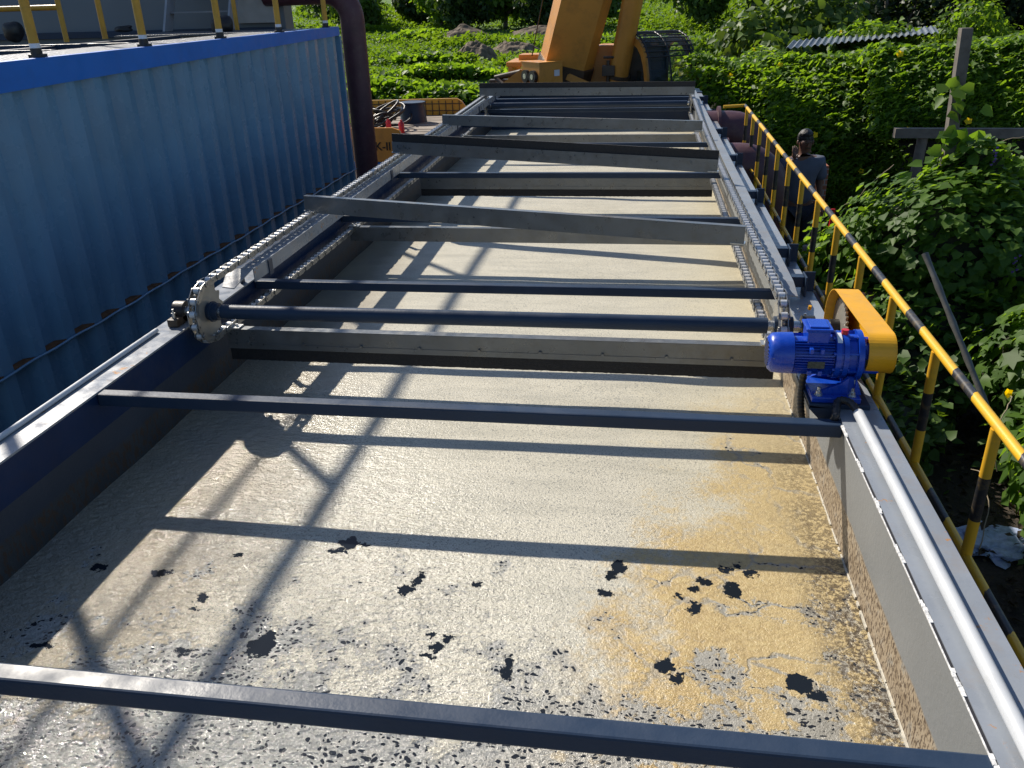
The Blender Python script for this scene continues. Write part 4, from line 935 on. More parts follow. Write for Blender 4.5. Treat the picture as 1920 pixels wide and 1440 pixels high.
b = MB(); b.box(-2.45, -1.6, 15.75, 16.9, -1.10, -1.02, .01); b.box(-2.42, -2.34, 15.75, 16.9, -1.3, -1.101, .01); b.box(-2.3, -1.9, 16.3, 16.8, -1.02, -.93, .01); b.build('winch_deck', M['crane'], cx)
b = MB(); b.tube([(-2.65, 15.7, -1.28), (-2.1, 15.6, -1.16), (-2.05, 15.5, -1.2)], .05, 10); b.tube([(-2.6, 15.6, -1.3), (-2.3, 15.4, -1.5), (-2.05, 15.4, -1.4)], .045, 10); b.box(-2.5, -2.1, 15.4, 15.7, -1.62, -1.48, .01); b.box(-2.75, -2.35, 15.6, 15.8, -1.36, -1.30, .01)
b.tube([(-2.4, 15.5, -1.62), (-2.2, 15.5, -1.2)], .03, 8); b.build('hook_frame', M['crane_dark'], cx)
b = MB(); b.prism([(-2.5, -1.36), (-2.15, -1.12), (-1.98, -1.14), (-1.98, -1.34), (-2.3, -1.38)], 15.42, 15.50, 'y'); b.prism([(-2.2, -1.6), (-1.95, -1.38), (-1.95, -1.6)], 15.36, 15.44, 'y'); b.build('hook_plate', M['crane'], cx)
b = MB(); b.tube([(-2.05, 16.3, -.95), (-1.3, 15.9, 2.2)], .011, 6); b.build('hoist_rope', M['rubber'], cx)
b = MB(); b.obox((-.95, 15.5, -1.42), Vector((1, 0, -.45)).normalized(), (0, 1, 0), Vector((.45, 0, 1)).normalized(), .42, .05, .06); b.box(-1.3, -.5, 15.5, 15.6, -1.62, -1.5, .01); b.build('cradle_arm', M['crane'], cx)
# rear panel of the cab
def rrect(x0, x1, z0, z1, r, n=6):
    p = []
    for (cx_, cz, a0) in ((x1 - r, z1 - r, 0), (x0 + r, z1 - r, 90), (x0 + r * .2, z0 + r * .2, 180), (x1 - r * .2, z0 + r * .2, 270)):
        rr = r if a0 < 180 else r * .2
        for k in range(n + 1): a = R(a0 + 90 * k / n); p.append((cx_ + rr * math.cos(a), cz + rr * math.sin(a)))
    return p
b = MB(); b.prism(rrect(-.98, -.36, -1.62, -.78, .22), 15.9, 16.5, 'y'); b.build('rear_cowl', M['crane'], cx)
# cab: profile in local y z, width along local x, turned so its left side shows
cab_o = (.22, 15.55); cang = R(26); cc_, cs_ = math.cos(cang), math.sin(cang)
def cp(x, y, z): return (cab_o[0] + x * cc_ - y * cs_, cab_o[1] + x * cs_ + y * cc_, z)
prof = [(.55, -1.95), (.55, -.80), (.48, -.68), (.30, -.62), (.08, -.625), (-.12, -.68), (-.30, -.80), (-.43, -.98), (-.52, -1.25), (-.56, -1.55), (-.56, -1.95)]
HW = .44
def cab_side(x, t):
    b = MB(); inner = [(a * .80, -1.95 + (z + 1.95) * .90) for a, z in prof]; n = len(prof)
    vs = [cp(x, a, z) for a, z in prof] + [cp(x, a, z) for a, z in inner] + [cp(x + t, a, z) for a, z in prof] + [cp(x + t, a, z) for a, z in inner]; fs = []
    for i in range(n - 1):
        fs += [(i, i + 1, n + i + 1, n + i), (2 * n + i, 3 * n + i, 3 * n + i + 1, 2 * n + i + 1), (i, 2 * n + i, 2 * n + i + 1, i + 1), (n + i, n + i + 1, 3 * n + i + 1, 3 * n + i)]
    b.addm(vs, fs); return b
cb = cab_side(-HW, .06).build('cab_frame', M['crane'], cx); cab_side(HW - .04, .05).build('cab_frame', M['rubber'], cx)
b = MB(); n = len(prof); vs = [cp(-HW + .03, a * .97, z * 1.0 - .02) for a, z in prof] + [cp(HW - .02, a * .97, z - .02) for a, z in prof]
b.addm(vs, [(i, i + 1, n + i + 1, n + i) for i in range(1, n - 1)], True); b.build('windscreen', M['glass'], cx)
b = MB(); b.addm([cp(-HW + .03, a * .82, -1.95 + (z + 1.95) * .92) for a, z in prof], [tuple(range(n))]); b.build('side_window', M['glass'], cx)
b = MB()
for x in (-HW + .035, -.02, HW + .005):
    b.tube([cp(x, a * 1.09, z + .045) for a, z in prof[2:]], .016, 8)
def pat(t):
    L = [0]
    for (a, c), (d, e) in zip(prof[3:7], prof[4:8]): L.append(L[-1] + math.hypot(d - a, e - c))
    s = t * L[-1]
    for i in range(len(L) - 1):
        if s <= L[i + 1] + 1e-9:
            f = (s - L[i]) / (L[i + 1] - L[i]); a, c = prof[3 + i]; d, e = prof[4 + i]; return a + (d - a) * f, c + (e - c) * f
for k in range(10):
    a, z = pat(k / 9.001); b.tube([cp(-HW, a * 1.09, z + .05), cp(HW + .03, a * 1.09, z + .05)], .012, 8)
b.build('roof_guard', M['rubber'], cx)
b = MB(); b.obox(cp(.02, .25, -1.55), (cc_, cs_, 0), (-cs_, cc_, 0), (0, 0, 1), .24, .08, .35); b.obox(cp(.02, .05, -1.75), (cc_, cs_, 0), (-cs_, cc_, 0), (0, 0, 1), .24, .22, .08); b.build('seat', M['rubber'], cx)
b = MB(); b.obox(cp(.02, .56, -1.3), (cc_, cs_, 0), (-cs_, cc_, 0), (0, 0, 1), HW - .02, .03, .60); b.build('cab_back', M['crane_dark'], cx)
# lower deck seen left of the tank
b = MB(); b.prism([(-5.2, -2.56), (-5.2, -1.98), (-4.32, -1.98), (-4.2, -2.02), (-4.09, -2.2), (-4.05, -2.56)], 14.6, 14.65, 'y'); op = b.build('outrigger_panel', M['crane'], cx)
text_mesh('K-II', .20, M['black_ink'], 'lettering', cx, Matrix.Translation((-4.66, 14.592, -2.36)) @ Matrix.Rotation(R(90), 4, 'X'))
b = MB(); b.box(-5.2, -4.0, 14.62, 14.70, -2.68, -2.57, .01); b.build('blue_skirt', M['blue_beam'], cx)
b = MB()
for k in range(10): b.box(-5.4, -3.3, 14.7 + k * .26, 14.94 + k * .26, -2.14, -2.10 + .006 * (k % 3), .004)
b.build('plank_deck', paint('grey_wooden_planks', (.26, .22, .18), .85, var=.25, scale=5), cx)
b = MB(); b.prism([(-5.6, -2.10), (-5.6, -1.92), (-3.72, -1.90), (-3.62, -1.96), (-3.52, -2.1), (-3.5, -2.35), (-5.6, -2.35)], 17.3, 17.36, 'y'); mp = b.build('mesh_panel', M['post_yellow'], cx)
mp.location.z += .12
b = MB()
for k in range(14): b.box(-5.5 + k * .14, -5.485 + k * .14, 17.285, 17.299, -2.2, -1.82)
for k in range(3): b.box(-5.5, -3.62, 17.283, 17.297, -2.15 + k * .13, -2.135 + k * .13)
b.build('mesh_bars', M['crane_dark'], cx)
# loose things on it
rg = random.Random(5); b = MB()
for k in range(9):
    pts = []; c = (-4.75 + rg.uniform(-.12, .12), 15.6 + rg.uniform(-.3, .3), -1.99 + rg.uniform(0, .18)); r0 = rg.uniform(.18, .34); ti = rg.uniform(-.5, .5)
    for j in range(25): a = 2 * math.pi * j / 24; pts.append((c[0] + r0 * math.cos(a), c[1] + r0 * math.sin(a), c[2] + .12 * math.sin(a + k) + ti * .2 * math.cos(a)))
    b.tube(pts, .022, 6)
o = b.build('hose_coil', M['rubber']); tag(o, 'tangled coil of black cables on the yellow truck deck left of the tank', 'cables')
b = MB(); b.tube([(-4.35, 16.2, -2.1), (-4.35, 16.2, -1.75)], [.26, .22], 20); b.tube([(-4.35, 16.2, -1.749), (-4.35, 16.2, -1.72)], .245, 24)
o = b.build('metal_drum', M['steel']); tag(o, 'dark drum with pale blue lid beside the cable coil on the truck deck', 'drum')
for i, (x, y) in enumerate(((-4.22, 14.85), (-4.5, 15.0))):
    b = MB(); b.tube([(x, y, -2.10), (x, y, -1.93), (x, y, -1.90)], [.05, .05, .02], 14); b.tube([(x, y, -1.9), (x, y, -1.88)], .022, 8); o = b.build('gas_cylinder', M['red'])
    tag(o, ('upright red extinguisher bottle at the corner of the yellow panel', 'second red bottle behind the yellow panel next to the cables')[i], 'extinguisher', 'red bottles on the truck deck')

# ================================================================== VEGETATION
def scatter_shell(n, c, r, sd, rough=.35, freq=1.2, shell=.35, zmin=None):
    rg = np.random.default_rng(sd); d = rg.normal(size=(n, 3)); d /= np.linalg.norm(d, axis=1, keepdims=True)
    k = 1 + rough * 2 * (fbm(d * freq * 2 + sd * 3.7 + 20) - .45) ; k *= 1 - shell * rg.random(n) ** 2
    P = np.array(c) + d * k[:, None] * np.array(r)
    if zmin is not None: ok = P[:, 2] > zmin; P = P[ok]; d = d[ok]
    return P, d
def bush(name, c, r, n, size, mat, label, cat='bush', group=None, sd=1, shape='heart', rough=.45, freq=1.3, trunk=True, flowers=0, core=.62, droop=.35):
    gz = float(ground_z(c[0], c[1])); t = thing(name, label, cat, (c[0], c[1], gz), group)
    P, d = scatter_shell(n, c, r, sd, rough, freq, .45, gz)
    N = d + RNG.normal(size=d.shape) * .55 + np.array([-.25, .1, .55])
    rg = np.random.default_rng(sd); leaves('foliage', P, N, size * rg.uniform(.6, 1.3, len(P)), mat, t, shape, droop, sd)
    bm = bmesh.new(); bmesh.ops.create_icosphere(bm, subdivisions=4, radius=1)
    for v in bm.verts:
        q = np.array(v.co); k = core * (1 + rough * 2 * (float(fbm(q * freq * 2 + sd * 3.7 + 20)) - .45)); v.co = Vector((q * k * np.array(r)).tolist()) + Vector(c)
    b = MB(); b.bmesh(bm, True)
    if trunk: b.tube([(c[0], c[1], gz - .1), (c[0] + .05, c[1], c[2])], [.07, .04], 8)
    b.build('stems', M['stem'], t)  # dark core added inside the leaves to block light; trunk is real
    for k in range(flowers):
        i = rg.integers(len(P)); 
        f = Vector(P[i]) + Vector(d[i] * .05); flower(t, f, size * .65)
    return t
def flower(t, f, s, mat=None, dirv=None):
    dv = (Vector(dirv) if dirv else Vector((random.uniform(-.6, .2), -.8, random.uniform(.1, .7)))).normalized(); u = dv.cross(Vector((0, 0, 1))).normalized(); w = dv.cross(u)
    Pn = []; Nn = []
    me = MB()
    for k in range(5):
        a = 2 * math.pi * k / 5; e = u * math.cos(a) + w * math.sin(a); g = dv.cross(e)
        me.addm([f, f + e * s * .35 + g * s * .28 + dv * s * .12, f + e * s * .62 + dv * s * .22, f + e * s * .35 - g * s * .28 + dv * s * .12], [(0, 1, 2, 3)])
    o = me.build('flower', mat or M['petal'], t); return o

# vine bank: a mass of climbing vines over a shed frame, built as neighbouring plants
def bank(label, x0, x1, yf, zt, zb, n, size, mat, sd, depth=2.2, group='climbing vines right of the tank', flowers=0, yslope=0.0, shape='lobed', lean=.75):
    "vines hanging over a front at y = yf and lying over the top at zt"
    xc = (x0 + x1) / 2; t = thing('climbing_vine', label, 'vine', (xc, yf + .5, GZ), group); rg = np.random.default_rng(sd)
    u = rg.random(n); H = zt - zb; nf = int(n * .62); x = x0 - .25 + (x1 - x0 + .5) * rg.random(n) + rg.normal(size=n) * .08
    s = rg.random(n); front = np.arange(n) < nf
    y = np.where(front, yf, yf + depth * s); z = np.where(front, zb + H * s, zt)
    bump_ = (fbm(np.stack([x * 1.1, z * 1.4 + y * .7, y * .4 + 3], -1)) - .42)
    big = (fbm(np.stack([x * .45 + 9, z * .6, y * .3], -1), 2) - .38)
    off = .70 * bump_ + .65 * big - rg.random(n) ** 2 * .22
    rnd_c = .35 * (1 - np.clip(s * 3, 0, 1))
    y = np.where(front, y - off - lean * (zt - z) * np.clip(1 - (zt - z) * .22, .35, 1) + yslope * (x - xc), y + yslope * (x - xc)); z = np.where(front, z, z + off * .8 - .05 - .12 * s)
    P = np.stack([x, y, z], -1); N = np.where(front[:, None], np.array([[-.45, .1, .8]]), np.array([[-.2, -.2, 1.0]])) + rg.normal(size=(n, 3)) * .42
    leaves('foliage', P, N, size * rg.uniform(.55, 1.25, n), mat, t, shape, .5, sd)
    k = 26; vs = []; fs = []
    for i in range(k + 1):
        xx = x0 + (x1 - x0) * i / k
        for (yy, zz) in ((yf + .32 - lean * (zt - zb) * max(.35, 1 - (zt - zb) * .22), zb), (yf + .32 - lean * (zt - zb) * .5 * max(.35, 1 - (zt - zb) * .11), (zb + zt) / 2), (yf + .35, zt - .3), (yf + .95, zt - .22), (yf + depth, zt - .3), (yf + depth, zb)):
            w = .25 * (float(vnoise((xx * 1.3, yy, zz * 1.2))) - .5); vs.append((xx, yy + w + yslope * (xx - xc), zz + w))
    for i in range(k):
        for j in range(5): a = i * 6 + j; fs.append((a, a + 1, a + 7, a + 6))
    b = MB(); b.addm(vs, fs, False); b.build('stems', M['stem'], t)  # dark backing added under the leaves to block light
    for q in range(flowers):
        i = rg.integers(n); flower(t, Vector(P[i]) + Vector((0, -.10, .05)), rg.uniform(.05, .09))
    return t
G1 = 'climbing vines right of the tank'
bank('dense bright vines spilling down behind the maroon elbows beside the crane cab', .95, 2.1, 14.8, -1.08, -2.9, 10000, .085, M['leaf_vine'], 21, 2.6, G1, 5, shape='heart', lean=1.9)
bank('leafy vine curtain with yellow flowers behind the man', 2.1, 3.35, 14.3, -.92, -2.8, 13500, .095, M['leaf_vine'], 22, 2.6, G1, 14, lean=1.9)
bank('darker vine mass hanging over the timber beam in the middle of the bank', 3.35, 5.1, 13.0, -.76, -1.78, 12500, .10, M['leaf_vine'], 23, 2.6, G1, 4, lean=1.7)
bank('shaded vine mass above the beam right of the timber post', 5.1, 7.6, 13.0, -.66, -1.78, 13000, .10, M['leaf_vine'], 24, 2.6, G1, 4, lean=1.5)
# near-black sheet stands in for the shade below the beam
b = MB(); b.box(3.3, 8.5, 13.4, 13.46, GZ, -1.85); o = b.build('shed_shade_sheet', M['dark']); tag(o, 'near-black sheet standing in for the shade of the open shed under the vines', 'wall')
fr = thing('vine_trellis', 'weathered grey timber beam on posts carrying the vines at right', 'trellis', (5, 11.0, GZ))
b = MB(); b.obox((4.75, 10.9, -1.60), Vector((1, 0, -.01)).normalized(), (0, 1, 0), (0, 0, 1), 1.75, .05, .055); b.build('beam', M['wood'], fr)
b = MB(); b.tube([(5.2, 10.95, -1.66), (5.15, 10.9, -2.2), (4.95, 10.9, GZ)], [.10, .08, .09], 10); b.build('post', M['wood'], fr)
b = MB(); b.tube([(3.35, 10.95, -1.62), (3.3, 10.95, GZ)], .06, 10); b.build('post', M['wood'], fr)
b = MB(); b.obox((2.52, 7.52, -1.2), (1, 0, 0), (0, 1, 0), Vector((-.045, 0, 1)).normalized(), .042, .042, .90); b.obox((2.515, 7.47, -1.78), (1, 0, 0), (0, 1, 0), Vector((.06, 0, 1)).normalized(), .02, .03, .5); b.obox((2.58, 7.52, -2.6), (1, 0, 0), (0, 1, 0), Vector((0, 0, 1)), .04, .04, .6)
o = b.build('timber_post', M['wood']); tag(o, 'upright weathered timber post with bean leaves climbing it at right', 'post')
b = MB(); pts = []
for k in range(15):
    t_ = k / 14; pts.append(Vector((1.95, 5.9, -1.66)).lerp(Vector((2.30, 5.15, -2.55)), t_))
b.tube(pts, [.019 + (.004 if k % 3 == 0 else 0) for k in range(15)], 10); o = b.build('bamboo_pole', M['bamboo']); tag(o, 'slanting grey bamboo pole leaning in front of the bean bush', 'pole')
b = MB(); b.tube([(3.2, 7.2, -1.78), (5.2, 7.2, -1.80)], .012, 6); b.tube([(3.2, 7.2, -1.95), (5.2, 7.2, -1.93)], .004, 5); o = b.build('wire_support', M['bamboo']); tag(o, 'thin horizontal cane and wire behind the bean bush at the right edge', 'wire')
# corrugated roof sheets behind the vines
b = MB(); vs = []; fs = []; n = 90
for i in range(n + 1):
    u = i / n; x = 2.3 + 2.6 * u; z = .02 * math.sin(i * 1.6) + -.86 + .16 * u
    vs += [(x, 15.3 + .8 * u, z), (x + .3, 16.6 + .8 * u, z + .05)]
for i in range(n): fs.append((2 * i, 2 * i + 1, 2 * i + 3, 2 * i + 2))
b.addm(vs, fs); o = b.build('shed_roof', M['tin']); tag(o, 'strip of grey corrugated roof showing above the vines', 'roof')
b = MB(); b.box(2.4, 4.8, 15.7, 15.8, GZ, -1.05); o.parent = None; p_ = b.build('roof_support', M['wood'], o)

# beans and bushes near the railing
def blob_multi(name, blobs, label, size, mat, n, sd, cat='bush', group=None, shape='heart', flowers=0, purple=0, droop=.5, core=.7):
    c0 = blobs[0]; gz = GZ; t = thing(name, label, cat, (c0[0], c0[1], gz), group); Ps = []; Ds = []; vol = sum(b_[3] * b_[4] + b_[3] * b_[5] for b_ in blobs); cb = MB(); rg = np.random.default_rng(sd)
    for j, (x, y, z, rx, ry, rz_) in enumerate(blobs):
        k = int(n * (rx * ry + rx * rz_) / vol); P, d = scatter_shell(k, (x, y, z), (rx, ry, rz_), sd + j, .5, 1.5, .35, gz); Ps.append(P); Ds.append(d)
        bm = bmesh.new(); bmesh.ops.create_icosphere(bm, subdivisions=3, radius=1)
        for v in bm.verts: v.co = Vector((v.co.x * rx * core + x, v.co.y * ry * core + y, v.co.z * rz_ * core + z)) + Vector([random.uniform(-.02, .02)] * 3)
        cb.bmesh(bm, True)
    P = np.concatenate(Ps); d = np.concatenate(Ds); ok = P[:, 0] > 1.16; P = P[ok]; d = d[ok]
    N = d * .45 + rg.normal(size=d.shape) * .42 + np.array([-.45, .25, .8])
    leaves('foliage', P, N, size * rg.uniform(.5, 1.35, len(P)), mat, t, shape, droop, sd); cb.build('stems', M['stem'], t)  # inner dark cores are added to block light through the leaves
    for q in range(flowers): i = rg.integers(len(P)); flower(t, Vector(P[i] + d[i] * .04), .06)
    for q in range(purple):
        i = rg.integers(len(P)); f = Vector(P[i] + d[i] * .05); mm = MB()
        for k in range(7): a = f + Vector((rg.uniform(-.02, .02), rg.uniform(-.02, .02), k * .022)); mm.tube([a, a + Vector((.008, -.01, .008))], [.011, .004], 5)
        mm.build('flower', M['petal_p'], t)
    return t
G2 = 'bushes beyond the railing'
blob_multi('bean_bush', [(2.45, 7.2, -1.98, .75, .6, .62), (1.95, 7.3, -2.15, .62, .55, .42), (2.95, 7.2, -2.1, .50, .5, .62), (2.2, 6.8, -2.55, .8, .6, .5), (2.6, 7.4, -1.62, .38, .3, .38), (1.72, 7.4, -2.4, .4, .5, .35), (2.75, 7.45, -1.42, .30, .25, .30), (3.15, 7.6, -1.62, .30, .25, .30)],
           'large dense bean bush with broad leaves beyond the railing', .078, M['leaf_bean'], 13500, 41, group=G2, purple=9, flowers=2)
blob_multi('gourd_plant', [(3.0, 6.0, -2.5, .55, .5, .5), (2.85, 5.5, -2.75, .35, .4, .35), (3.3, 5.5, -2.5, .5, .5, .55), (2.9, 4.9, -2.85, .45, .4, .30)],
           'tangled pale leaved gourd plant with yellow flowers at the right edge', .12, M['leaf_bean'], 2300, 51, group=G2, shape='lobed', flowers=8)
blob_multi('gourd_plant', [(2.55, 4.3, -2.45, .42, .45, .45), (2.75, 3.9, -2.6, .4, .4, .4)],
           'leafy green plant behind the near end of the railing at the right edge', .10, M['leaf_bean'], 1300, 61, group=G2, flowers=3)
blob_multi('small_shrub', [(1.75, 5.6, -2.85, .45, .5, .32), (2.1, 6.3, -2.8, .5, .5, .4)],
           'low dark shrub in the tank shadow under the bean bush', .075, M['leaf_mid'], 1700, 71, group=G2)
blob_multi('small_shrub', [(3.9, 8.6, -2.2, .9, .6, .65), (4.6, 8.2, -2.5, .8, .6, .6)],
           'grey green straggly shrub behind the wire at the right edge', .10, M['leaf_mid'], 2400, 81, group=G2, shape='simple')
# leaves climbing the timber post
t = thing('bean_vine', 'few broad bean leaves climbing the upright timber post', 'vine', (2.5, 7.45, GZ))
rg = np.random.default_rng(9); n = 46; zz = np.concatenate([rg.uniform(-.95, -.72, 10), rg.uniform(-1.28, -1.05, 14), rg.uniform(-1.75, -1.3, 22)]); zz = zz[:n]
P = np.stack([2.5 + rg.normal(size=n) * .085 + (zz < -1.3) * rg.normal(size=n) * .12, 7.42 + rg.normal(size=n) * .05, zz], -1)
leaves('foliage', P, np.array([[-.2, -.7, .6]]) + rg.normal(size=(n, 3)) * .35, .115, M['leaf_bean'], t, 'heart', .4, 3)
b = MB(); pts = [(2.5 + .055 * math.sin(k * .9), 7.5 + .055 * math.cos(k * .9), -2.6 + k * .1) for k in range(19)]; b.tube(pts, .006, 6); b.build('stem', M['stem'], t)
# dry stalks with seed pods
t = thing('dry_stalks', 'thin curling dry stems sticking out of the bushes at right', 'plant', (2.8, 6.8, GZ))
rg2 = random.Random(4)
for (x, y, z) in ((2.9, 7.4, -1.9), (3.05, 7.4, -1.8), (2.0, 4.6, -2.6), (2.1, 4.5, -2.55), (2.65, 5.6, -2.3), (2.9, 5.2, -2.25), (1.7, 7.5, -1.75), (2.9, 7.6, -1.2)):
    p = Vector((x, y, z)); d = Vector((rg2.uniform(-.6, .6), rg2.uniform(-.4, .1), rg2.uniform(.2, .8))); pts = [p.copy()]
    for k in range(14): d += Vector((rg2.uniform(-.3, .3), rg2.uniform(-.2, .2), rg2.uniform(-.28, .2))); p = p + d.normalized() * .045; pts.append(p.copy())
    b = MB(); b.tube(pts, .0035, 5); b.build('stem', paint('dry_stem', (.25, .2, .13), .8), t)
# trees and shrubs further off
def tree(c, r, n, size, mat, label, sd, group, h0=None, shape='simple'):
    gz = float(ground_z(c[0], c[1])); t = thing('leafy_tree', label, 'tree', (c[0], c[1], gz), group); rg = np.random.default_rng(sd)
    cl = []; 
    for k in range(11):
        d = rg.normal(size=3); d /= np.linalg.norm(d); cl.append((np.array(c) + d * np.array(r) * rg.uniform(.25, .72), np.array(r) * rg.uniform(.32, .55)))
    Ps = []; Ds = []
    for k, (cc, rr) in enumerate(cl):
        P, d = scatter_shell(n // 11, cc, rr, sd * 3 + k, .5, 1.6, .6, gz + .1); Ps.append(P); Ds.append(d)
    P = np.concatenate(Ps); d = np.concatenate(Ds); N = d + rg.normal(size=d.shape) * .6 + np.array([-.1, -.1, .5])
    leaves('crown', P, N, size * rg.uniform(.6, 1.4, len(P)), mat, t, shape, .3, sd)
    b = MB(); b.tube([(c[0], c[1], gz - .2), (c[0] + .1, c[1], c[2] - r[2] * .2), (c[0] - .05, c[1], c[2] + r[2] * .4)], [.16, .11, .04], 8)
    for (cc, rr) in cl[:8]: b.tube([(c[0], c[1], gz + (c[2] - gz) * .5), tuple(cc)], [.07, .02], 6)
    b.build('trunk', M['wood'], t); return t
GT = 'trees and shrubs beyond the site'
tree((3.2, 20.5, -1.7), (2.1, 2.0, 1.75), 9000, .17, M['leaf_mid'], 'broad bushy shrub just right of the crane cab', 101, GT, shape='heart')
tree((5.6, 22.5, -1.0), (2.0, 2.0, 2.1), 8000, .16, M['leaf_deep'], 'dark tree behind the shrub right of the crane', 102, GT)
tree((8.2, 23.5, -.6), (2.3, 2.0, 2.6), 9000, .16, M['leaf_deep'], 'dark leafy tree in the middle of the far right thicket', 103, GT)
tree((6.9, 20.5, -1.3), (1.3, 1.0, 1.2), 4500, .13, M['leaf_vine'], 'pale green tree with small leaves in front of the dark thicket', 104, GT)
tree((10.2, 22.5, -.3), (2.2, 2.0, 2.8), 9000, .16, M['leaf_deep'], 'darkest tree of the thicket above the grey roof', 105, GT)
tree((12.8, 22.5, .2), (2.5, 2.0, 2.8), 9000, .16, M['leaf_deep'], 'tall dark tree at the top right corner', 106, GT)
tree((1.5, 27, -2.1), (1.8, 1.8, 1.2), 5000, .18, M['leaf_field'], 'light green shrub in the field behind the crane cab', 107, GT)
tree((15.5, 26, .4), (3.5, 2.5, 3.5), 9000, .2, M['leaf_deep'], 'wide dark tree at the far right', 108, GT)
bush('flowering_vine', (7.25, 14.2, -.55), (1.3, 1.0, 1.0), 6500, .11, M['leaf_vine'], 'light green vine mound with many yellow flowers at the top right', 'vine', GT, 110, 'heart', flowers=16)
bush('flowering_vine', (4.0, 16.9, -.95), (.75, .6, .42), 2500, .10, M['leaf_vine'], 'low yellow flowering vine behind the grey roof left end', 'vine', GT, 111, 'heart', flowers=14)
rt = np.random.default_rng(77)
far = [(-18.2, 56, 3.0, 'leaf_mid', 'round small tree at the far left of the field edge'), (-15.3, 59, 2.2, 'leaf_dark', 'dark cone shaped shrub next to the round tree far left'), (-12.6, 55, 2.6, 'leaf_vine', 'pale slender tree in the left of the far row'),
       (-10.6, 53, 3.0, 'leaf_dark', 'dark full shrub in the centre of the far row'), (-8.4, 54, 2.4, 'leaf_vine', 'loose green shrub right of the dark central one'), (-5.6, 52, 3.3, 'leaf_dark', 'big dark shrub left of the crane rope'),
       (-3.2, 53, 2.8, 'leaf_mid', 'yellowish shrub behind the crane boom'), (3, 52, 3.6, 'leaf_mid', 'shrub between boom and cylinder far off'), (8, 50, 4.5, 'leaf_dark', 'dark tree far behind the crane cab'), (-21, 62, 4, 'leaf_dark', 'dark shrub at the extreme far left beside the pipe'),
       (-13.5, 63, 2.6, 'leaf_mid', 'grey green bush behind the pale slender tree'), (-7, 62, 3.2, 'leaf_mid', 'bluish green bush in the second far row'), (13, 50, 5, 'leaf_dark', 'tall dark tree beyond the thicket')]
for k, (x, y, s, mt, lab) in enumerate(far):
    g = float(ground_z(x, y)); tree((x, y, g + s * .55), (s * .75, s * .7, s * .55), 3600, .34, M[mt], lab, 200 + k, 'shrubs along the far edge of the field')
# far wood as one mass
def ridge():
    rg = np.random.default_rng(8); n = 26000; x = rg.uniform(-80, 80, n); y = 95 + rg.uniform(0, 40, n); h = 5 * fbm(np.stack([x * .12, y * .1, x * 0], -1)) + 2
    z = ground_z(x, y) + h * rg.random(n) ** .5; P = np.stack([x, y, z], -1); N = np.array([[-.2, -.5, .8]]) + rg.normal(size=(n, 3)) * .5
    o = leaves('far_wood', P, N, rg.uniform(.6, 1.5, n), M['leaf_mid'], None, 'simple', .3, 4); tag(o, 'hazy far wood along the horizon behind the field', 'wood', kind='stuff')
ridge()
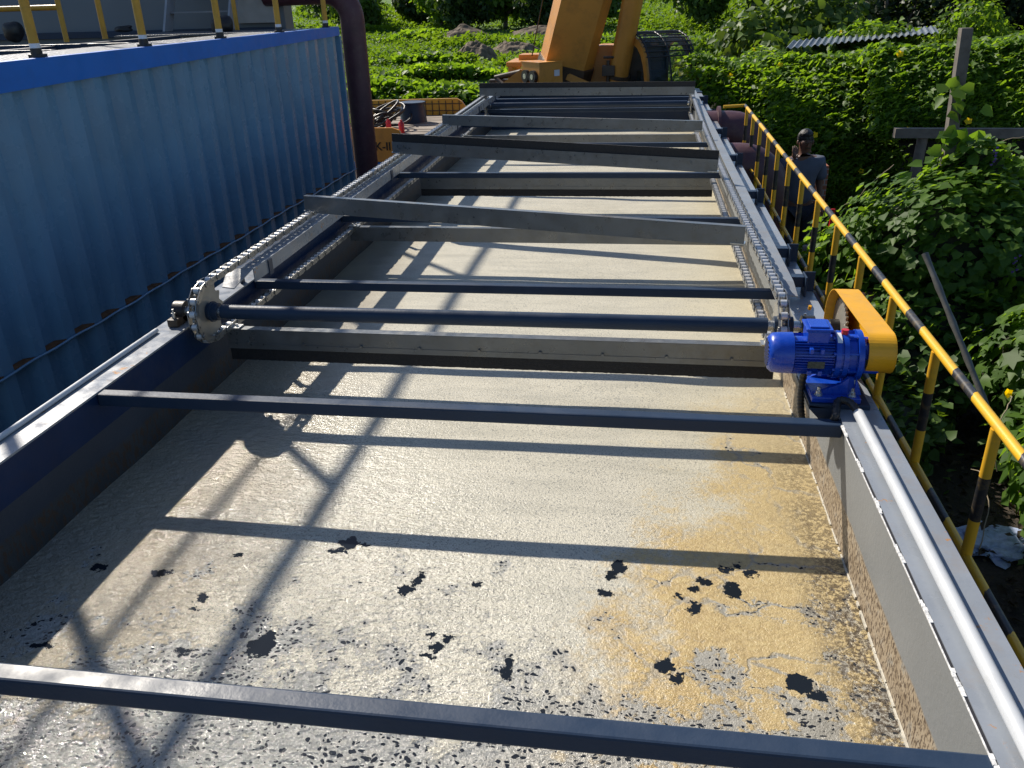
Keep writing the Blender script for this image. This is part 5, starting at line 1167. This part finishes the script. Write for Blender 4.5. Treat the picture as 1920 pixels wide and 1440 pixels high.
# field crops
def crops():
    rg = np.random.default_rng(3); n = 210000; y = 17 + 62 * rg.random(n) ** 1.3; x = y * rg.uniform(-.40, .42, n) + rg.normal(size=n) * .3
    ok = ~((x > -5.8) & (x < 2.2) & (y < 18.6)) & ~((x > 1.6) & (y < 26)); x, y = x[ok], y[ok]; n = len(x)
    f = fbm(np.stack([x * .22, y * .55, x * 0 + 4], -1), 4); g = fbm(np.stack([x * 1.1, y * 1.3, x * 0 + 8], -1), 3)
    row = .5 + .5 * np.sin(y * 2.4 + 9 * fbm(np.stack([x * .12, y * .1, x * 0], -1)))
    h = np.clip((f - .36) * 2.2 + (g - .42) * 1.2, 0, 1) * .62 * (.35 + .65 * row) + .04
    keep = rg.random(n) < np.clip(.15 + (f - .38) * 2.6 + (g - .42) * 1.8 + .30 * row, .05, 1); x, y, h, f = x[keep], y[keep], h[keep], f[keep]; n = len(x)
    z = ground_z(x, y) + h * rg.random(n) ** .5 + .02; P = np.stack([x, y, z], -1); N = np.array([[-.35, .25, .8]]) + rg.normal(size=(n, 3)) * .45
    sz = (.07 + .0016 * y) * rg.uniform(.6, 1.5, n) * (1 + .6 * (h > .3))
    o = leaves('field_crops', P, N, sz, M['leaf_field'], None, 'simple', .2, 6); tag(o, 'bright green low crop covering the field in uneven rows', 'crops', kind='stuff')
    n = 9000; P = []
    for (cx, cy, rx, ry, k) in ((-8.8, 28.5, 3.2, .7, 2600), (-6.3, 27.6, 1.6, .6, 1200), (-7.6, 33.0, 2.6, .5, 1500), (-3.4, 37.5, 1.8, 1.0, 1400), (-9.5, 37.5, 2.0, .8, 1500), (-2.2, 43, 2.2, 1.2, 1200), (-12, 48, 3, .8, 1200), (-3.6, 25.0, 1.2, .6, 700)):
        a = rg.normal(size=(k, 2)) * (rx * .5, ry * .5) + (cx, cy); P.append(np.stack([a[:, 0], a[:, 1], ground_z(a[:, 0], a[:, 1]) + .5 * rg.random(k) ** .6 * np.exp(-((a[:, 0] - cx) / rx) ** 2)], -1))
    P = np.concatenate(P); N = np.array([[-.2, .0, .8]]) + rg.normal(size=(len(P), 3)) * .5
    o = leaves('broad_leaved_crops', P, N, .22 * rg.uniform(.5, 1.3, len(P)), M['leaf_vine'], None, 'heart', .3, 16); tag(o, 'darker broad leaved plants growing in clumps across the field', 'crops', kind='stuff')
    n = 14000; x = rg.uniform(1.15, 6, n); y = rg.uniform(1.5, 12, n); P = np.stack([x, y, GZ + rg.random(n) ** 3 * .10 + .01], -1)
    o = leaves('leaf_litter', P, np.array([[0, 0, 1.]]) + rg.normal(size=(n, 3)) * .6, rg.uniform(.03, .09, n), M['debris'], None, 'simple', .1, 7); tag(o, 'dead leaves and litter on the shaded ground right of the railing', 'leaf litter', kind='stuff')
    n = 1500; x = rg.uniform(1.25, 4, n); y = rg.uniform(2.5, 7.5, n); cl = fbm(np.stack([x * 2, y * 2, x * 0], -1)) > .5; x, y = x[cl], y[cl]; n = len(x)
    P = np.stack([x, y, GZ + rg.random(n) * .2 + .02], -1)
    o = leaves('ground_weeds', P, np.array([[-.2, -.1, 1.]]) + rg.normal(size=(n, 3)) * .5, rg.uniform(.04, .10, n), M['leaf_mid'], None, 'heart', .2, 8); tag(o, 'small dark weeds on the shaded ground right of the railing', 'weeds', kind='stuff')
crops()
def heap(x, y, rx, ry, h, mat, label, sd):
    g = float(ground_z(x, y)); k = 40; vs = []; fs = []
    for j in range(k + 1):
        for i in range(k + 1):
            u, v = 2 * i / k - 1, 2 * j / k - 1; r = math.hypot(u, v); a = max(0, 1 - r ** 1.6) ** .8
            nz = .55 + .9 * float(fbm(np.array([u * 2.2 + sd, v * 2.2, sd]))); vs.append((x + u * rx, y + v * ry, g - .15 + a * h * .8 * nz + (float(vnoise((u * 9 + sd, v * 9, 2))) - .5) * .12 * h))
    for j in range(k):
        for i in range(k): q = j * (k + 1) + i; fs.append((q, q + 1, q + k + 2, q + k + 1))
    b = MB(); b.addm(vs, fs, False); o = b.build('straw_heap', M[mat]); tag(o, label, 'heap', 'straw and earth heaps in the field')
heap(-7.5, 39.0, 1.25, 1.1, 1.25, 'straw', 'tall brown straw heap in the middle of the field', 3)
heap(-7.1, 34.3, 2.3, 1.1, .5, 'straw', 'long flat straw pile in front of the tall heap', 5)
heap(-6.0, 41.5, 1.5, 1.1, .8, 'straw', 'grey heap right of the tall straw heap', 7)
heap(-9.6, 47.5, 2.0, 1.4, 1.0, 'straw', 'dark low heap behind the tall straw heap', 9)
heap(-5.6, 49, 2.0, 1.2, .9, 'straw', 'dark heap under the far shrub near the crane rope', 11)
heap(-2.9, 31, .9, .6, .35, 'straw', 'small brown heap beside the crane boom', 13)
